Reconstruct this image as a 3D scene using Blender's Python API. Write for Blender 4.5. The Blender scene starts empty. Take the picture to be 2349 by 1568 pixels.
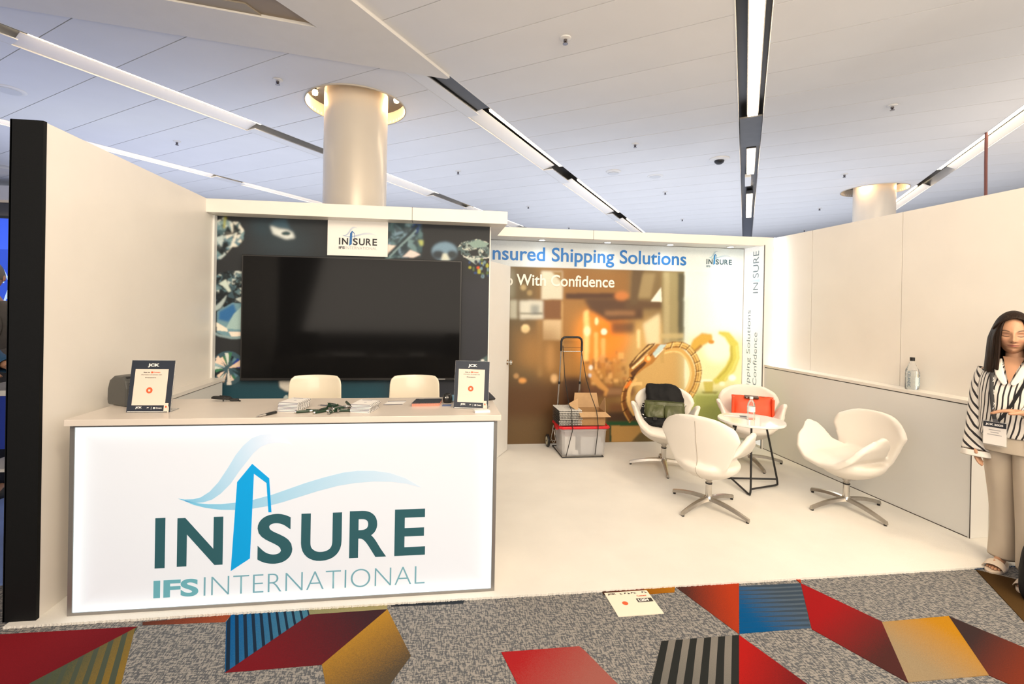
import bpy, bmesh, math, random
import numpy as np
from mathutils import Vector, Matrix
from math import radians as R, pi, sin, cos

random.seed(4)
rng = np.random.default_rng(7)
sc = bpy.context.scene
COL = sc.collection

# ------------------------------------------------------------------ camera
F, CX, CY = 1078.76, 1139.67, 708.11          # focal length and principal point for a 2349 x 1568 frame
PITCH, ROLL, YAW = 0.00228661, 0.01797004, 0.12815225
cy_, sy_ = cos(YAW), sin(YAW); cp_, sp_ = cos(PITCH), sin(PITCH); cr_, sr_ = cos(ROLL), sin(ROLL)
MC = np.array([[cr_, -sr_, 0], [sr_, cr_, 0], [0, 0, 1]]) @ np.array([[1, 0, 0], [0, cp_, -sp_], [0, sp_, cp_]]) @ np.array([[cy_, -sy_, 0], [0, 0, -1], [sy_, cy_, 0]])
CP = np.array([0, 0, 1.56])
def G(px, py, v=0.0, ax=2):
    """photograph point -> point of the plane coord[ax] = v (used to measure flat prints and the carpet pattern)"""
    d = MC.T @ np.array([(px-CX)/F, (py-CY)/F, 1.0])
    t = (v-CP[ax])/d[ax]
    return CP+t*d
cam = bpy.data.cameras.new('camera'); co = bpy.data.objects.new('camera', cam); COL.objects.link(co)
rt, dn, fw = MC[0], MC[1], MC[2]
co.matrix_world = Matrix([[rt[0], -dn[0], -fw[0], 0], [rt[1], -dn[1], -fw[1], 0], [rt[2], -dn[2], -fw[2], 1.56], [0, 0, 0, 1]])
cam.sensor_fit = 'HORIZONTAL'; cam.sensor_width = 36.0; cam.lens = 36.0*F/2349
cam.shift_x = (2349/2-CX)/2349; cam.shift_y = -(1568/2-CY)/2349
cam.clip_start = 0.05; cam.clip_end = 200
sc.camera = co
# ------------------------------------------------------------------ world, exposure, big lights
sc.view_settings.view_transform = 'Standard'; sc.view_settings.look = 'None'
sc.view_settings.gamma = 1; sc.view_settings.use_curve_mapping = False
sc.view_settings.exposure = 0.06
w = bpy.data.worlds.new('world'); sc.world = w; w.use_nodes = True
w.node_tree.nodes['Background'].inputs[0].default_value = (0.70, 0.78, 1.0, 1)
w.node_tree.nodes['Background'].inputs[1].default_value = 0.85
STRIP_POWER = 13.0
def area(name, loc, tgt, sx, sy, power, color):
    l = bpy.data.lights.new(name, 'AREA'); l.shape = 'RECTANGLE'; l.size = sx; l.size_y = sy; l.energy = power; l.color = color
    o = bpy.data.objects.new(name, l); COL.objects.link(o); o.location = loc
    o.rotation_euler = (Vector(tgt)-Vector(loc)).to_track_quat('-Z', 'Y').to_euler()
    return o
area('aisle_light', (1.6, -1.6, 3.6), (1.8, 3.6, 1.0), 5.0, 1.0, 200, (1.0, 0.82, 0.60))
def spot(name, loc, tgt, power, color, ang=80, r=0.05, blend=0.8):
    l = bpy.data.lights.new(name, 'SPOT'); l.energy = power; l.color = color; l.spot_size = R(ang); l.spot_blend = blend; l.shadow_soft_size = r
    o = bpy.data.objects.new(name, l); COL.objects.link(o); o.location = loc
    o.rotation_euler = (Vector(tgt)-Vector(loc)).to_track_quat('-Z', 'Y').to_euler()
    return o
area('unseen_fill_hall', (-3.0, 9.0, 2.2), (-3.0, 9.0, 4), 8.0, 6.0, 165, (0.80, 0.86, 1.0))  # hall fills added to brighten the ceiling, like bounce off other booths; no fixtures
area('unseen_fill_hall', (6.0, 10.5, 2.2), (6.0, 10.5, 4), 9.0, 8.0, 265, (0.80, 0.86, 1.0))
area('unseen_fill_hall', (-6.5, 2.0, 2.0), (-6.5, 2.0, 4), 4.0, 7.0, 45, (0.80, 0.86, 1.0))
area('unseen_fill_aisle', (2.0, -1.6, 1.9), (2.0, 0.5, 4), 9.0, 2.4, 320, (1.0, 0.88, 0.74))  # added warm fill for the ceiling above the viewer, no fixture there
area('unseen_fill_hall', (8.5, 3.0, 2.2), (8.5, 3.0, 4), 5.0, 5.0, 110, (1.0, 0.90, 0.80))
spot('aisle_spot', (3.2, 0.4, 3.7), (3.75, 3.0, 1.3), 160, (1.0, 0.78, 0.52), 75, 0.15)
spot('aisle_spot', (2.2, -0.2, 3.7), (2.4, 3.2, 0.0), 110, (1.0, 0.80, 0.56), 80, 0.15)
spot('aisle_spot', (0.3, 0.5, 3.7), (-1.9, 3.2, 1.75), 110, (1.0, 0.84, 0.64), 70, 0.15)
for x in (1.17, 1.94, 2.70, 3.46):
    spot('mural_downlight', (x, 5.17, 2.315), (x, 5.12, 0), 4.5, (0.80, 0.95, 1.0), 140, 0.04, 1.0)

# ------------------------------------------------------------------ materials
MATS = {}
def mat(name, col, rough=0.6, metal=0.0, emit=None, es=0.0, noise=0.0, nscale=8.0, bump=0.0, bscale=40.0, trans=0.0, alpha=1.0, ior=1.45, coat=0.0, spec=0.5, col2=None, tscale=None, sheen=0.0):
    if name in MATS: return MATS[name]
    m = bpy.data.materials.new(name); m.use_nodes = True; nt = m.node_tree; b = nt.nodes['Principled BSDF']
    b.inputs['Base Color'].default_value = (*col, 1); b.inputs['Roughness'].default_value = rough; b.inputs['Metallic'].default_value = metal
    b.inputs['Transmission Weight'].default_value = trans; b.inputs['Alpha'].default_value = alpha; b.inputs['IOR'].default_value = ior
    b.inputs['Coat Weight'].default_value = coat; b.inputs['Specular IOR Level'].default_value = spec; b.inputs['Sheen Weight'].default_value = sheen
    tc = nt.nodes.new('ShaderNodeTexCoord')
    if noise > 0 or col2:
        n = nt.nodes.new('ShaderNodeTexNoise'); n.inputs['Scale'].default_value = nscale; n.inputs['Detail'].default_value = 5
        nt.links.new(tc.outputs['Object'], n.inputs['Vector'])
        r = nt.nodes.new('ShaderNodeValToRGB'); r.color_ramp.elements[0].position = 0.3; r.color_ramp.elements[1].position = 0.7
        c0 = [max(0, c*(1-noise)) for c in col]; c1 = col2 if col2 else [min(1, c*(1+noise*0.5)) for c in col]
        r.color_ramp.elements[0].color = (*c0, 1); r.color_ramp.elements[1].color = (*c1, 1)
        nt.links.new(n.outputs['Fac'], r.inputs['Fac']); nt.links.new(r.outputs['Color'], b.inputs['Base Color'])
    if bump > 0:
        n2 = nt.nodes.new('ShaderNodeTexNoise'); n2.inputs['Scale'].default_value = bscale; n2.inputs['Detail'].default_value = 4
        nt.links.new(tc.outputs['Object'], n2.inputs['Vector'])
        bp = nt.nodes.new('ShaderNodeBump'); bp.inputs['Strength'].default_value = bump; bp.inputs['Distance'].default_value = 0.01
        nt.links.new(n2.outputs['Fac'], bp.inputs['Height']); nt.links.new(bp.outputs['Normal'], b.inputs['Normal'])
    if emit:
        b.inputs['Emission Color'].default_value = (*emit, 1); b.inputs['Emission Strength'].default_value = es
    MATS[name] = m
    return m
def vcol_mat(name, rough=0.5, es=0.0, spec=0.4):
    if name in MATS: return MATS[name]
    m = bpy.data.materials.new(name); m.use_nodes = True; nt = m.node_tree; b = nt.nodes['Principled BSDF']
    a = nt.nodes.new('ShaderNodeVertexColor'); a.layer_name = 'Col'
    nt.links.new(a.outputs['Color'], b.inputs['Base Color']); b.inputs['Roughness'].default_value = rough
    b.inputs['Specular IOR Level'].default_value = spec
    if es > 0:
        nt.links.new(a.outputs['Color'], b.inputs['Emission Color']); b.inputs['Emission Strength'].default_value = es
    MATS[name] = m
    return m
def s2l(c):
    return tuple(((x/255)/12.92 if x/255 <= .04045 else ((x/255+.055)/1.055)**2.4) for x in c)
white = mat('white_laminate', (0.80, 0.765, 0.71), 0.32, noise=0.03, nscale=3)
whitecool = mat('white_panel_cool', (0.76, 0.76, 0.74), 0.4, noise=0.02, nscale=3)
blackm = mat('black_laminate', (0.006, 0.0065, 0.007), 0.6, spec=.2, bump=0.05, bscale=200)
seam = mat('joint_dark', (0.06, 0.05, 0.045), 0.8)
ceilm = mat('ceiling_paint', (0.72, 0.71, 0.70), 0.75, noise=0.03, nscale=1.5)
slabm = mat('plenum_dark', (0.05, 0.05, 0.055), 0.9)
dgrey = mat('trough_grey', (0.10, 0.10, 0.10), 0.5, noise=0.1)
tblack = mat('trough_black', (0.012, 0.012, 0.014), 0.35)
twhite = mat('trough_white', (0.70, 0.68, 0.65), 0.4)
tube_m = mat('strip_light', (1, 1, 1), 0.5, emit=(1.0, 0.80, 0.56), es=STRIP_POWER)
tube_s = mat('strip_light_narrow', (1, 1, 1), 0.5, emit=(1.0, 0.80, 0.56), es=STRIP_POWER*1.3)
chrome = mat('chrome', (0.62, 0.60, 0.57), 0.16, 1.0)
alu = mat('brushed_aluminium', (0.50, 0.47, 0.43), 0.33, 1.0, noise=0.1, nscale=30)
carpetw = mat('white_carpet', (0.80, 0.78, 0.735), 0.95, noise=0.05, nscale=2.5, bump=0.35, bscale=350, spec=0.1)
leather = mat('white_leather', (0.80, 0.755, 0.69), 0.42, bump=0.06, bscale=300)
blk = mat('black_plastic', (0.015, 0.015, 0.016), 0.4)
paper = mat('paper_white', (0.82, 0.80, 0.77), 0.6)

# ------------------------------------------------------------------ mesh helpers
class MB:
    def __init__(s): s.v = []; s.f = []; s.m = []; s.k = 0
    def add(s, vs, fs):
        o = len(s.v); s.v += [tuple(map(float, p)) for p in vs]; s.f += [tuple(o+i for i in f) for f in fs]; s.m += [s.k]*len(fs)
        return s
    def box(s, a, b):
        x0, y0, z0 = a; x1, y1, z1 = b
        return s.add([(x0, y0, z0), (x1, y0, z0), (x1, y1, z0), (x0, y1, z0), (x0, y0, z1), (x1, y0, z1), (x1, y1, z1), (x0, y1, z1)],
              [(0, 3, 2, 1), (4, 5, 6, 7), (0, 1, 5, 4), (1, 2, 6, 5), (2, 3, 7, 6), (3, 0, 4, 7)])
    def obox(s, c, ex, ey, ez):
        c = Vector(c); ex = Vector(ex); ey = Vector(ey); ez = Vector(ez)
        P = [c+sx*ex+sy*ey+sz*ez for sz in (-1, 1) for sx, sy in ((-1, -1), (1, -1), (1, 1), (-1, 1))]
        return s.add(P, [(0, 3, 2, 1), (4, 5, 6, 7), (0, 1, 5, 4), (1, 2, 6, 5), (2, 3, 7, 6), (3, 0, 4, 7)])
    def prism(s, pts, z0, z1):
        n = len(pts)
        return s.add([(x, y, z0) for x, y in pts]+[(x, y, z1) for x, y in pts],
              [tuple(range(n-1, -1, -1)), tuple(range(n, 2*n))]+[(i, (i+1) % n, n+(i+1) % n, n+i) for i in range(n)])
    def xprism(s, pts, y0, y1):   # outline in X,Z, depth along Y
        n = len(pts)
        return s.add([(x, y0, z) for x, z in pts]+[(x, y1, z) for x, z in pts],
              [tuple(range(n)), tuple(range(2*n-1, n-1, -1))]+[(i, n+i, n+(i+1) % n, (i+1) % n) for i in range(n)])
    def lathe(s, prof, c=(0, 0, 0), n=28, cap=True):
        vs = []; fs = []
        for r, z in prof:
            for i in range(n):
                a = 2*pi*i/n; vs.append((c[0]+r*cos(a), c[1]+r*sin(a), c[2]+z))
        for j in range(len(prof)-1):
            for i in range(n):
                k = (i+1) % n
                fs.append((j*n+i, j*n+k, (j+1)*n+k, (j+1)*n+i))
        if cap:
            fs.append(tuple(range(n-1, -1, -1))); fs.append(tuple((len(prof)-1)*n+i for i in range(n)))
        return s.add(vs, fs)
    def tube(s, pts, r, n=10, cap=True, flat=1.0, up=None):
        pts = [Vector(p) for p in pts]; m = len(pts); rs = r if hasattr(r, '__len__') else [r]*m
        vs = []; fs = []; prev = None
        for i, p in enumerate(pts):
            t = (pts[min(i+1, m-1)]-pts[max(i-1, 0)]).normalized()
            if prev is None:
                u = Vector(up) if up else (Vector((0, 0, 1)) if abs(t.z) < 0.9 else Vector((1, 0, 0)))
                a = t.cross(u).normalized()
            else:
                a = (prev-t*prev.dot(t)).normalized()
            prev = a; b = t.cross(a)
            for k in range(n):
                q = 2*pi*k/n
                vs.append(p+a*cos(q)*rs[i]+b*sin(q)*rs[i]*flat)
        for i in range(m-1):
            for k in range(n):
                l = (k+1) % n
                fs.append((i*n+k, i*n+l, (i+1)*n+l, (i+1)*n+k))
        if cap:
            fs.append(tuple(range(n-1, -1, -1))); fs.append(tuple((m-1)*n+k for k in range(n)))
        return s.add(vs, fs)
    def grid(s, P, closed=False):   # P[i][j] points
        ni = len(P); nj = len(P[0]); vs = [p for row in P for p in row]; fs = []
        for i in range(ni-1):
            for j in range(nj if closed else nj-1):
                k = (j+1) % nj
                fs.append((i*nj+j, i*nj+k, (i+1)*nj+k, (i+1)*nj+j))
        return s.add(vs, fs)
    def mesh(s, name, mats, smooth=False):
        me = bpy.data.meshes.new(name); me.from_pydata(s.v, [], s.f); 
        for m in (mats if isinstance(mats, (list, tuple)) else [mats]): me.materials.append(m)
        if any(s.m): me.polygons.foreach_set('material_index', s.m)
        bm = bmesh.new(); bm.from_mesh(me); bmesh.ops.recalc_face_normals(bm, faces=bm.faces); bm.to_mesh(me); bm.free()
        if smooth:
            me.polygons.foreach_set('use_smooth', [True]*len(me.polygons))
            me.set_sharp_from_angle(angle=R(smooth if smooth > 1 else 40))
        me.update(); return me
def put(name, me, parent=None, loc=None, rot=None):
    o = bpy.data.objects.new(name, me); COL.objects.link(o)
    if parent: o.parent = parent
    if loc is not None: o.location = loc
    if rot is not None: o.rotation_euler = rot
    return o
def obj(name, mb, m, parent=None, smooth=False, loc=None, rot=None, bevel=0, seg=2):
    o = put(name, mb.mesh(name, m, smooth), parent, loc, rot)
    if bevel:
        b = o.modifiers.new('b', 'BEVEL'); b.width = bevel; b.segments = seg; b.limit_method = 'ANGLE'; b.angle_limit = R(40)
    return o
def tag(o, label, cat, group=None):
    o['label'] = label; o['category'] = cat
    if group: o['group'] = group
    return o
def thing(name, label, cat, loc=(0, 0, 0), rz=0, group=None):
    o = bpy.data.objects.new(name, None); COL.objects.link(o); o.location = loc; o.rotation_euler = (0, 0, rz); o.empty_display_size = 0.1
    return tag(o, label, cat, group)
def struct(name, mb, m, label, cat='room structure', smooth=False, bevel=0):
    o = obj(name, mb, m, None, smooth, bevel=bevel) if mb is not None else bpy.data.objects.new(name, None)
    if mb is None: COL.objects.link(o)
    o['kind'] = 'structure'; o['label'] = label; o['category'] = cat
    return o
def B(a, b): return MB().box(a, b)
def copy_tree(o, parent=None):
    c = o.copy(); COL.objects.link(c)
    if parent: c.parent = parent
    for ch in o.children: copy_tree(ch, c)
    return c
def baked(o):
    dg = bpy.context.evaluated_depsgraph_get(); dg.update()
    me = bpy.data.meshes.new_from_object(o.evaluated_get(dg), depsgraph=dg)
    o.modifiers.clear(); o.data = me
    return o
def text_mesh(s, bold=0.0, res=8):
    cu = bpy.data.curves.new('t', 'FONT'); cu.body = s; cu.size = 1; cu.offset = bold; cu.resolution_u = res; cu.align_x = 'LEFT'
    o = bpy.data.objects.new('t', cu); COL.objects.link(o)
    dg = bpy.context.evaluated_depsgraph_get(); dg.update()
    me = bpy.data.meshes.new_from_object(o.evaluated_get(dg), depsgraph=dg)
    bpy.data.objects.remove(o); bpy.data.curves.remove(cu)
    return me
def lettering(name, s, m, parent, org, ex, ez, w, h, bold=0.0, thick=0.0):
    """text fitted into the rectangle org + ex*w x ez*h (lower-left corner org)"""
    me = text_mesh(s, bold); n = len(me.vertices); a = np.zeros(n*3); me.vertices.foreach_get('co', a); a = a.reshape(-1, 3)
    x0, y0 = a[:, 0].min(), a[:, 1].min(); sx = w/(a[:, 0].max()-x0); sy = h/(a[:, 1].max()-y0)
    ex = np.array(ex, float); ez = np.array(ez, float)
    q = np.array(org, float)+np.outer((a[:, 0]-x0)*sx, ex)+np.outer((a[:, 1]-y0)*sy, ez)
    me.vertices.foreach_set('co', q.ravel()); me.materials.clear(); me.materials.append(m); me.update()
    me.name = name
    return put(name, me, parent)

# ------------------------------------------------------------------ floor: hall carpet with coloured inlays
def carpet_mat(name, c1, c2, sx=135, sy=32, thr=0.52, rot=0.5):
    m = bpy.data.materials.new(name); m.use_nodes = True; nt = m.node_tree; b = nt.nodes['Principled BSDF']
    b.inputs['Roughness'].default_value = 0.95; b.inputs['Specular IOR Level'].default_value = 0.1
    tc = nt.nodes.new('ShaderNodeTexCoord'); prev = None
    for k, (ax, ay, rz) in enumerate(((sx, sy, rot), (sy, sx, rot+0.12))):
        mp = nt.nodes.new('ShaderNodeMapping'); mp.inputs['Rotation'].default_value = (0, 0, rz); mp.inputs['Scale'].default_value = (ax, ay, 1)
        n = nt.nodes.new('ShaderNodeTexNoise'); n.inputs['Scale'].default_value = 1; n.inputs['Detail'].default_value = 2.0; n.inputs['Roughness'].default_value = 0.7
        nt.links.new(tc.outputs['Object'], mp.inputs['Vector']); nt.links.new(mp.outputs[0], n.inputs['Vector'])
        if prev is None: prev = n
        else:
            mx = nt.nodes.new('ShaderNodeMath'); mx.operation = 'MULTIPLY'
            nt.links.new(prev.outputs['Fac'], mx.inputs[0]); nt.links.new(n.outputs['Fac'], mx.inputs[1])
    r = nt.nodes.new('ShaderNodeValToRGB'); r.color_ramp.elements[0].position = 0.225; r.color_ramp.elements[1].position = 0.275
    r.color_ramp.elements[0].color = (*s2l(c1), 1); r.color_ramp.elements[1].color = (*s2l(c2), 1)
    nt.links.new(mx.outputs[0], r.inputs['Fac']); nt.links.new(r.outputs['Color'], b.inputs['Base Color'])
    bp = nt.nodes.new('ShaderNodeBump'); bp.inputs['Strength'].default_value = 0.4; bp.inputs['Distance'].default_value = 0.004
    n3 = nt.nodes.new('ShaderNodeTexNoise'); n3.inputs['Scale'].default_value = 260
    nt.links.new(tc.outputs['Object'], n3.inputs['Vector']); nt.links.new(n3.outputs['Fac'], bp.inputs['Height']); nt.links.new(bp.outputs[0], b.inputs['Normal'])
    return m
def inlay_mat(name, ca, cb, p0, p1, stripes=None):
    """printed two-colour fade between two floor points, with woven speckle and optional stripes"""
    m = bpy.data.materials.new(name); m.use_nodes = True; nt = m.node_tree; b = nt.nodes['Principled BSDF']
    b.inputs['Roughness'].default_value = 0.95; b.inputs['Specular IOR Level'].default_value = 0.1
    tc = nt.nodes.new('ShaderNodeTexCoord'); sp = nt.nodes.new('ShaderNodeSeparateXYZ'); nt.links.new(tc.outputs['Object'], sp.inputs[0])
    d = Vector((p1[0]-p0[0], p1[1]-p0[1])); L2 = d.length_squared
    def lin(kx, ky, c):
        a = nt.nodes.new('ShaderNodeMath'); a.operation = 'MULTIPLY'; a.inputs[1].default_value = kx; nt.links.new(sp.outputs[0], a.inputs[0])
        e = nt.nodes.new('ShaderNodeMath'); e.operation = 'MULTIPLY_ADD'; e.inputs[1].default_value = ky; nt.links.new(sp.outputs[1], e.inputs[0]); nt.links.new(a.outputs[0], e.inputs[2])
        g = nt.nodes.new('ShaderNodeMath'); g.operation = 'ADD'; g.inputs[1].default_value = c; nt.links.new(e.outputs[0], g.inputs[0])
        return g
    t = lin(d.x/L2, d.y/L2, -(p0[0]*d.x+p0[1]*d.y)/L2)
    n = nt.nodes.new('ShaderNodeTexNoise'); n.inputs['Scale'].default_value = 240; n.inputs['Detail'].default_value = 3; nt.links.new(tc.outputs['Object'], n.inputs['Vector'])
    nn = nt.nodes.new('ShaderNodeMath'); nn.operation = 'MULTIPLY_ADD'; nn.inputs[1].default_value = 0.8; nt.links.new(n.outputs['Fac'], nn.inputs[0]); nt.links.new(t.outputs[0], nn.inputs[2])
    n4 = nt.nodes.new('ShaderNodeMath'); n4.operation = 'SUBTRACT'; n4.inputs[1].default_value = 0.4; nt.links.new(nn.outputs[0], n4.inputs[0])
    r = nt.nodes.new('ShaderNodeValToRGB'); r.color_ramp.elements[0].color = (*s2l(ca), 1); r.color_ramp.elements[1].color = (*s2l(cb), 1)
    nt.links.new(n4.outputs[0], r.inputs['Fac']); out = r.outputs['Color']
    n5 = nt.nodes.new('ShaderNodeTexNoise'); n5.inputs['Scale'].default_value = 420; nt.links.new(tc.outputs['Object'], n5.inputs['Vector'])
    hs = nt.nodes.new('ShaderNodeMix'); hs.data_type = 'RGBA'; hs.blend_type = 'OVERLAY'; hs.inputs['Factor'].default_value = 0.3
    nt.links.new(out, hs.inputs['A']); nt.links.new(n5.outputs['Fac'], hs.inputs['B']); out = hs.outputs['Result']
    if stripes:
        q0, q1, cs, cnt, n_a, n_b, da, db = stripes
        d_ = Vector((db[0]-da[0], db[1]-da[1])).normalized(); e = Vector((q1[0]-q0[0], q1[1]-q0[1])); e = e-d_*e.dot(d_); E2 = e.length_squared
        u = lin(e.x/E2*cnt, e.y/E2*cnt, -(q0[0]*e.x+q0[1]*e.y)/E2*cnt)
        fr = nt.nodes.new('ShaderNodeMath'); fr.operation = 'FRACT'; nt.links.new(u.outputs[0], fr.inputs[0])
        # stripes swell along the other direction
        th = nt.nodes.new('ShaderNodeMapRange'); th.inputs['To Min'].default_value = n_a; th.inputs['To Max'].default_value = n_b; nt.links.new(t.outputs[0], th.inputs['Value'])
        lt = nt.nodes.new('ShaderNodeMath'); lt.operation = 'LESS_THAN'; nt.links.new(fr.outputs[0], lt.inputs[0]); nt.links.new(th.outputs[0], lt.inputs[1])
        mx = nt.nodes.new('ShaderNodeMix'); mx.data_type = 'RGBA'; mx.inputs['B'].default_value = (*s2l(cs), 1)
        nt.links.new(lt.outputs[0], mx.inputs['Factor']); nt.links.new(out, mx.inputs['A']); out = mx.outputs['Result']
    nt.links.new(out, b.inputs['Base Color'])
    return m
greyc = carpet_mat('hall_carpet', (88, 91, 96), (150, 146, 141))
floor = struct('floor', B((-14, -8, -0.10), (22, 24, -0.012)), greyc, 'grey hatched hall carpet with coloured angular inlays in front of the booth', 'floor')
def z7(x, y): return G(x/1.9575, 1250+y/1.9575, -0.012)[:2]
def z8(x, y): return G(1150+x/1.959, 1250+y/1.959, -0.012)[:2]
def inlay(pts, f, ca, cb, p0, p1, label, k, stripes=None, zz=None):
    P = [f(*p) for p in pts]
    if stripes: stripes = (f(*stripes[0]), f(*stripes[1]))+tuple(stripes[2:6])+(f(*stripes[6]), f(*stripes[7]))
    ca = tuple(v*.86 for v in ca); cb = tuple(v*.86 for v in cb)
    m = inlay_mat('inlay_'+str(k), ca, cb, f(*p0), f(*p1), stripes)
    P = [tuple(p) for p in P]
    mb = MB().prism(P, -0.012, -0.0115+0.0002*k)
    o = obj('carpet_inlay', mb, m, floor); o['label'] = label
inlay([(-300, 425), (0, 400), (620, 365), (130, 622), (-300, 850)], z7, (150, 30, 40), (120, 22, 32), (0, 400), (500, 400), 'crimson carpet inlay', 1)
inlay([(620, 365), (600, 400), (540, 640), (440, 900), (-100, 900), (130, 622)], z7, (84, 92, 72), (150, 120, 50), (250, 600), (560, 560), 'olive green carpet inlay', 2, ((250, 622), (560, 560), (70, 78, 66), 5, .35, .5, (600, 400), (540, 640)))
inlay([(640, 345), (1040, 312), (1010, 345), (640, 360)], z7, (95, 55, 45), (170, 80, 50), (640, 350), (1040, 330), 'rust strip of carpet inlay', 3)
inlay([(1040, 312), (1385, 290), (1390, 312), (1010, 572), (1015, 345)], z7, (0, 95, 165), (70, 130, 160), (1015, 400), (1330, 350), 'bright blue striped carpet inlay', 4, ((1018, 345), (1350, 325), (22, 40, 60), 9, .45, .3, (1015, 345), (1010, 572)))
inlay([(1390, 312), (1740, 288), (1445, 537), (1010, 573)], z7, (128, 26, 36), (66, 40, 46), (1150, 520), (1650, 320), 'maroon carpet inlay', 5)
inlay([(1740, 288), (1845, 497), (1740, 640), (1600, 900), (1500, 900), (1465, 640), (1445, 537)], z7, (90, 78, 62), (190, 140, 50), (1760, 570), (1560, 420), 'mustard carpet inlay', 6)
inlay([(1385, 290), (1740, 262), (1738, 288), (1390, 312)], z7, (150, 150, 110), (175, 165, 115), (1385, 300), (1740, 280), 'pale yellow strip of carpet inlay', 7)
inlay([(1755, 262), (2090, 238), (2080, 262), (1757, 276)], z7, (40, 46, 56), (52, 60, 70), (1755, 270), (2090, 250), 'charcoal strip of carpet inlay', 8)
inlay([(0, 482), (350, 455), (375, 475), (520, 622), (640, 760), (140, 760)], z8, (178, 36, 40), (170, 100, 92), (100, 500), (380, 640), 'red carpet inlay fading to pink', 9)
inlay([(720, 432), (1068, 405), (1068, 760), (640, 760)], z8, (138, 134, 128), (120, 118, 114), (720, 430), (720, 620), 'black and grey striped carpet inlay', 10, ((720, 432), (1068, 405), (38, 40, 40), 5.5, .5, .55, (1068, 405), (1068, 622)))
inlay([(780, 186), (1020, 168), (1068, 170), (1068, 400)], z8, (80, 48, 42), (190, 62, 28), (820, 200), (1040, 240), 'orange rust carpet inlay', 11)
inlay([(1068, 185), (1345, 172), (1390, 372), (1070, 398)], z8, (0, 88, 150), (90, 105, 120), (1090, 290), (1330, 270), 'blue carpet inlay with grey horizontal stripes', 12, ((1200, 180), (1210, 390), (56, 70, 86), 10, 0.02, .6, (1068, 185), (1345, 172)))
inlay([(1345, 172), (1710, 345), (1830, 620), (1395, 378)], z8, (168, 24, 28), (82, 44, 42), (1420, 330), (1720, 480), 'scarlet carpet inlay fading to brown', 13)
inlay([(1068, 405), (1560, 760), (1068, 760)], z8, (186, 28, 26), (110, 30, 32), (1080, 500), (1350, 620), 'scarlet triangular carpet inlay', 14)
inlay([(1710, 347), (2010, 320), (2190, 585), (1828, 617)], z8, (170, 150, 118), (200, 140, 26), (1800, 480), (2080, 420), 'tan carpet inlay fading to yellow', 15)
inlay([(2010, 320), (2349, 462), (2900, 700), (2600, 800), (2360, 660), (2190, 585)], z8, (62, 46, 46), (130, 54, 34), (2100, 450), (2349, 560), 'dark brown carpet inlay with rust', 16)
inlay([(640, 192), (782, 180), (778, 212), (640, 222)], z8, (160, 100, 20), (185, 118, 24), (640, 200), (780, 200), 'amber strip of carpet inlay', 17)
inlay([(450, 205), (640, 192), (640, 216), (460, 224)], z8, (70, 46, 38), (130, 66, 46), (450, 210), (650, 210), 'brown strip of carpet inlay', 18)
inlay([(2110, 88), (2330, 76), (2330, 96), (2128, 110)], z8, (34, 66, 106), (30, 60, 96), (2120, 95), (2240, 90), 'navy strip of carpet inlay', 19)
inlay([(2132, 112), (2500, 200), (2600, 520), (2349, 345)], z8, (72, 50, 22), (90, 66, 34), (2160, 130), (2349, 300), 'olive brown carpet inlay', 20)
inlay([(1318, 150), (1345, 146), (1347, 175)], z8, (190, 60, 30), (190, 60, 30), (1320, 150), (1347, 170), 'small orange carpet inlay', 21)
# blue aisle carpet of the neighbouring stand
nb = obj('neighbour_carpet', B((-9, 2.9, -0.012), (-2.12, 9, 0.0)), mat('blue_carpet', s2l((120, 145, 205)), 0.9, noise=0.1, nscale=5, bump=.2, bscale=200))
tag(nb, 'pale blue carpet of the neighbouring stand behind the black wall end', 'carpet')
# booth carpet with a fuzzy cut edge
carp = MB(); P = []
xs = np.linspace(-2.02, 3.93, 1100)
edge = [(x, 2.515+random.uniform(-0.003, 0.003)) for x in xs]
carp.prism([(-2.02, 5.4), (-2.02, 2.52)]+edge+[(3.93, 5.4)], -0.0115, 0.0)
tag(obj('booth_carpet', carp, carpetw), 'large white cut carpet covering the whole booth floor', 'carpet')

# ------------------------------------------------------------------ ceiling
H = 4.0; AC = 0.61351276
U = np.array([sin(AC), cos(AC)]); W = np.array([cos(AC), -sin(AC)])
def uv(u, v): return tuple(u*U+v*W)
RC = -AC      # rotating local (x=v, y=u) by -AC about Z
def cbox(mb, u0, u1, v0, v1, z0, z1):
    return mb.box((v0, u0, z0), (v1, u1, z1))      # local ceiling frame: x = v, y = u
ceiling = struct('ceiling', cbox(MB(), -8, 24, -16, 12, 4.34, 4.42), slabm, 'white plank ceiling with recessed strip lights', 'ceiling')
ceiling.rotation_euler = (0, 0, RC)
troughs = [(-9.25, -8.97), (-6.27, -5.87), (-3.19, -2.80), (-0.11, 0.16), (2.80, 3.07), (5.85, 6.12)]
bays = [(-16, -12.3)]+[(-12.0, -9.25)]+[(troughs[i][1], troughs[i+1][0]) for i in range(5)]+[(6.12, 8.9), (9.1, 12)]
pcache = {}
def plank_mesh(w):
    k = round(w, 3)
    if k not in pcache:
        mb = MB().box((-w/2+0.003, -0.3005, 0), (w/2-0.003, 0.3005, 0.03))
        pcache[k] = mb.mesh('ceiling_panel', ceilm)
    return pcache[k]
cutters = []
for (cu, cv, r) in ((4.29, -4.26, 0.585), (11.58, 2.2, 0.53)):
    cutters.append((cu, cv, r))
nrow0 = 1.87-0.61*3
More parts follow.
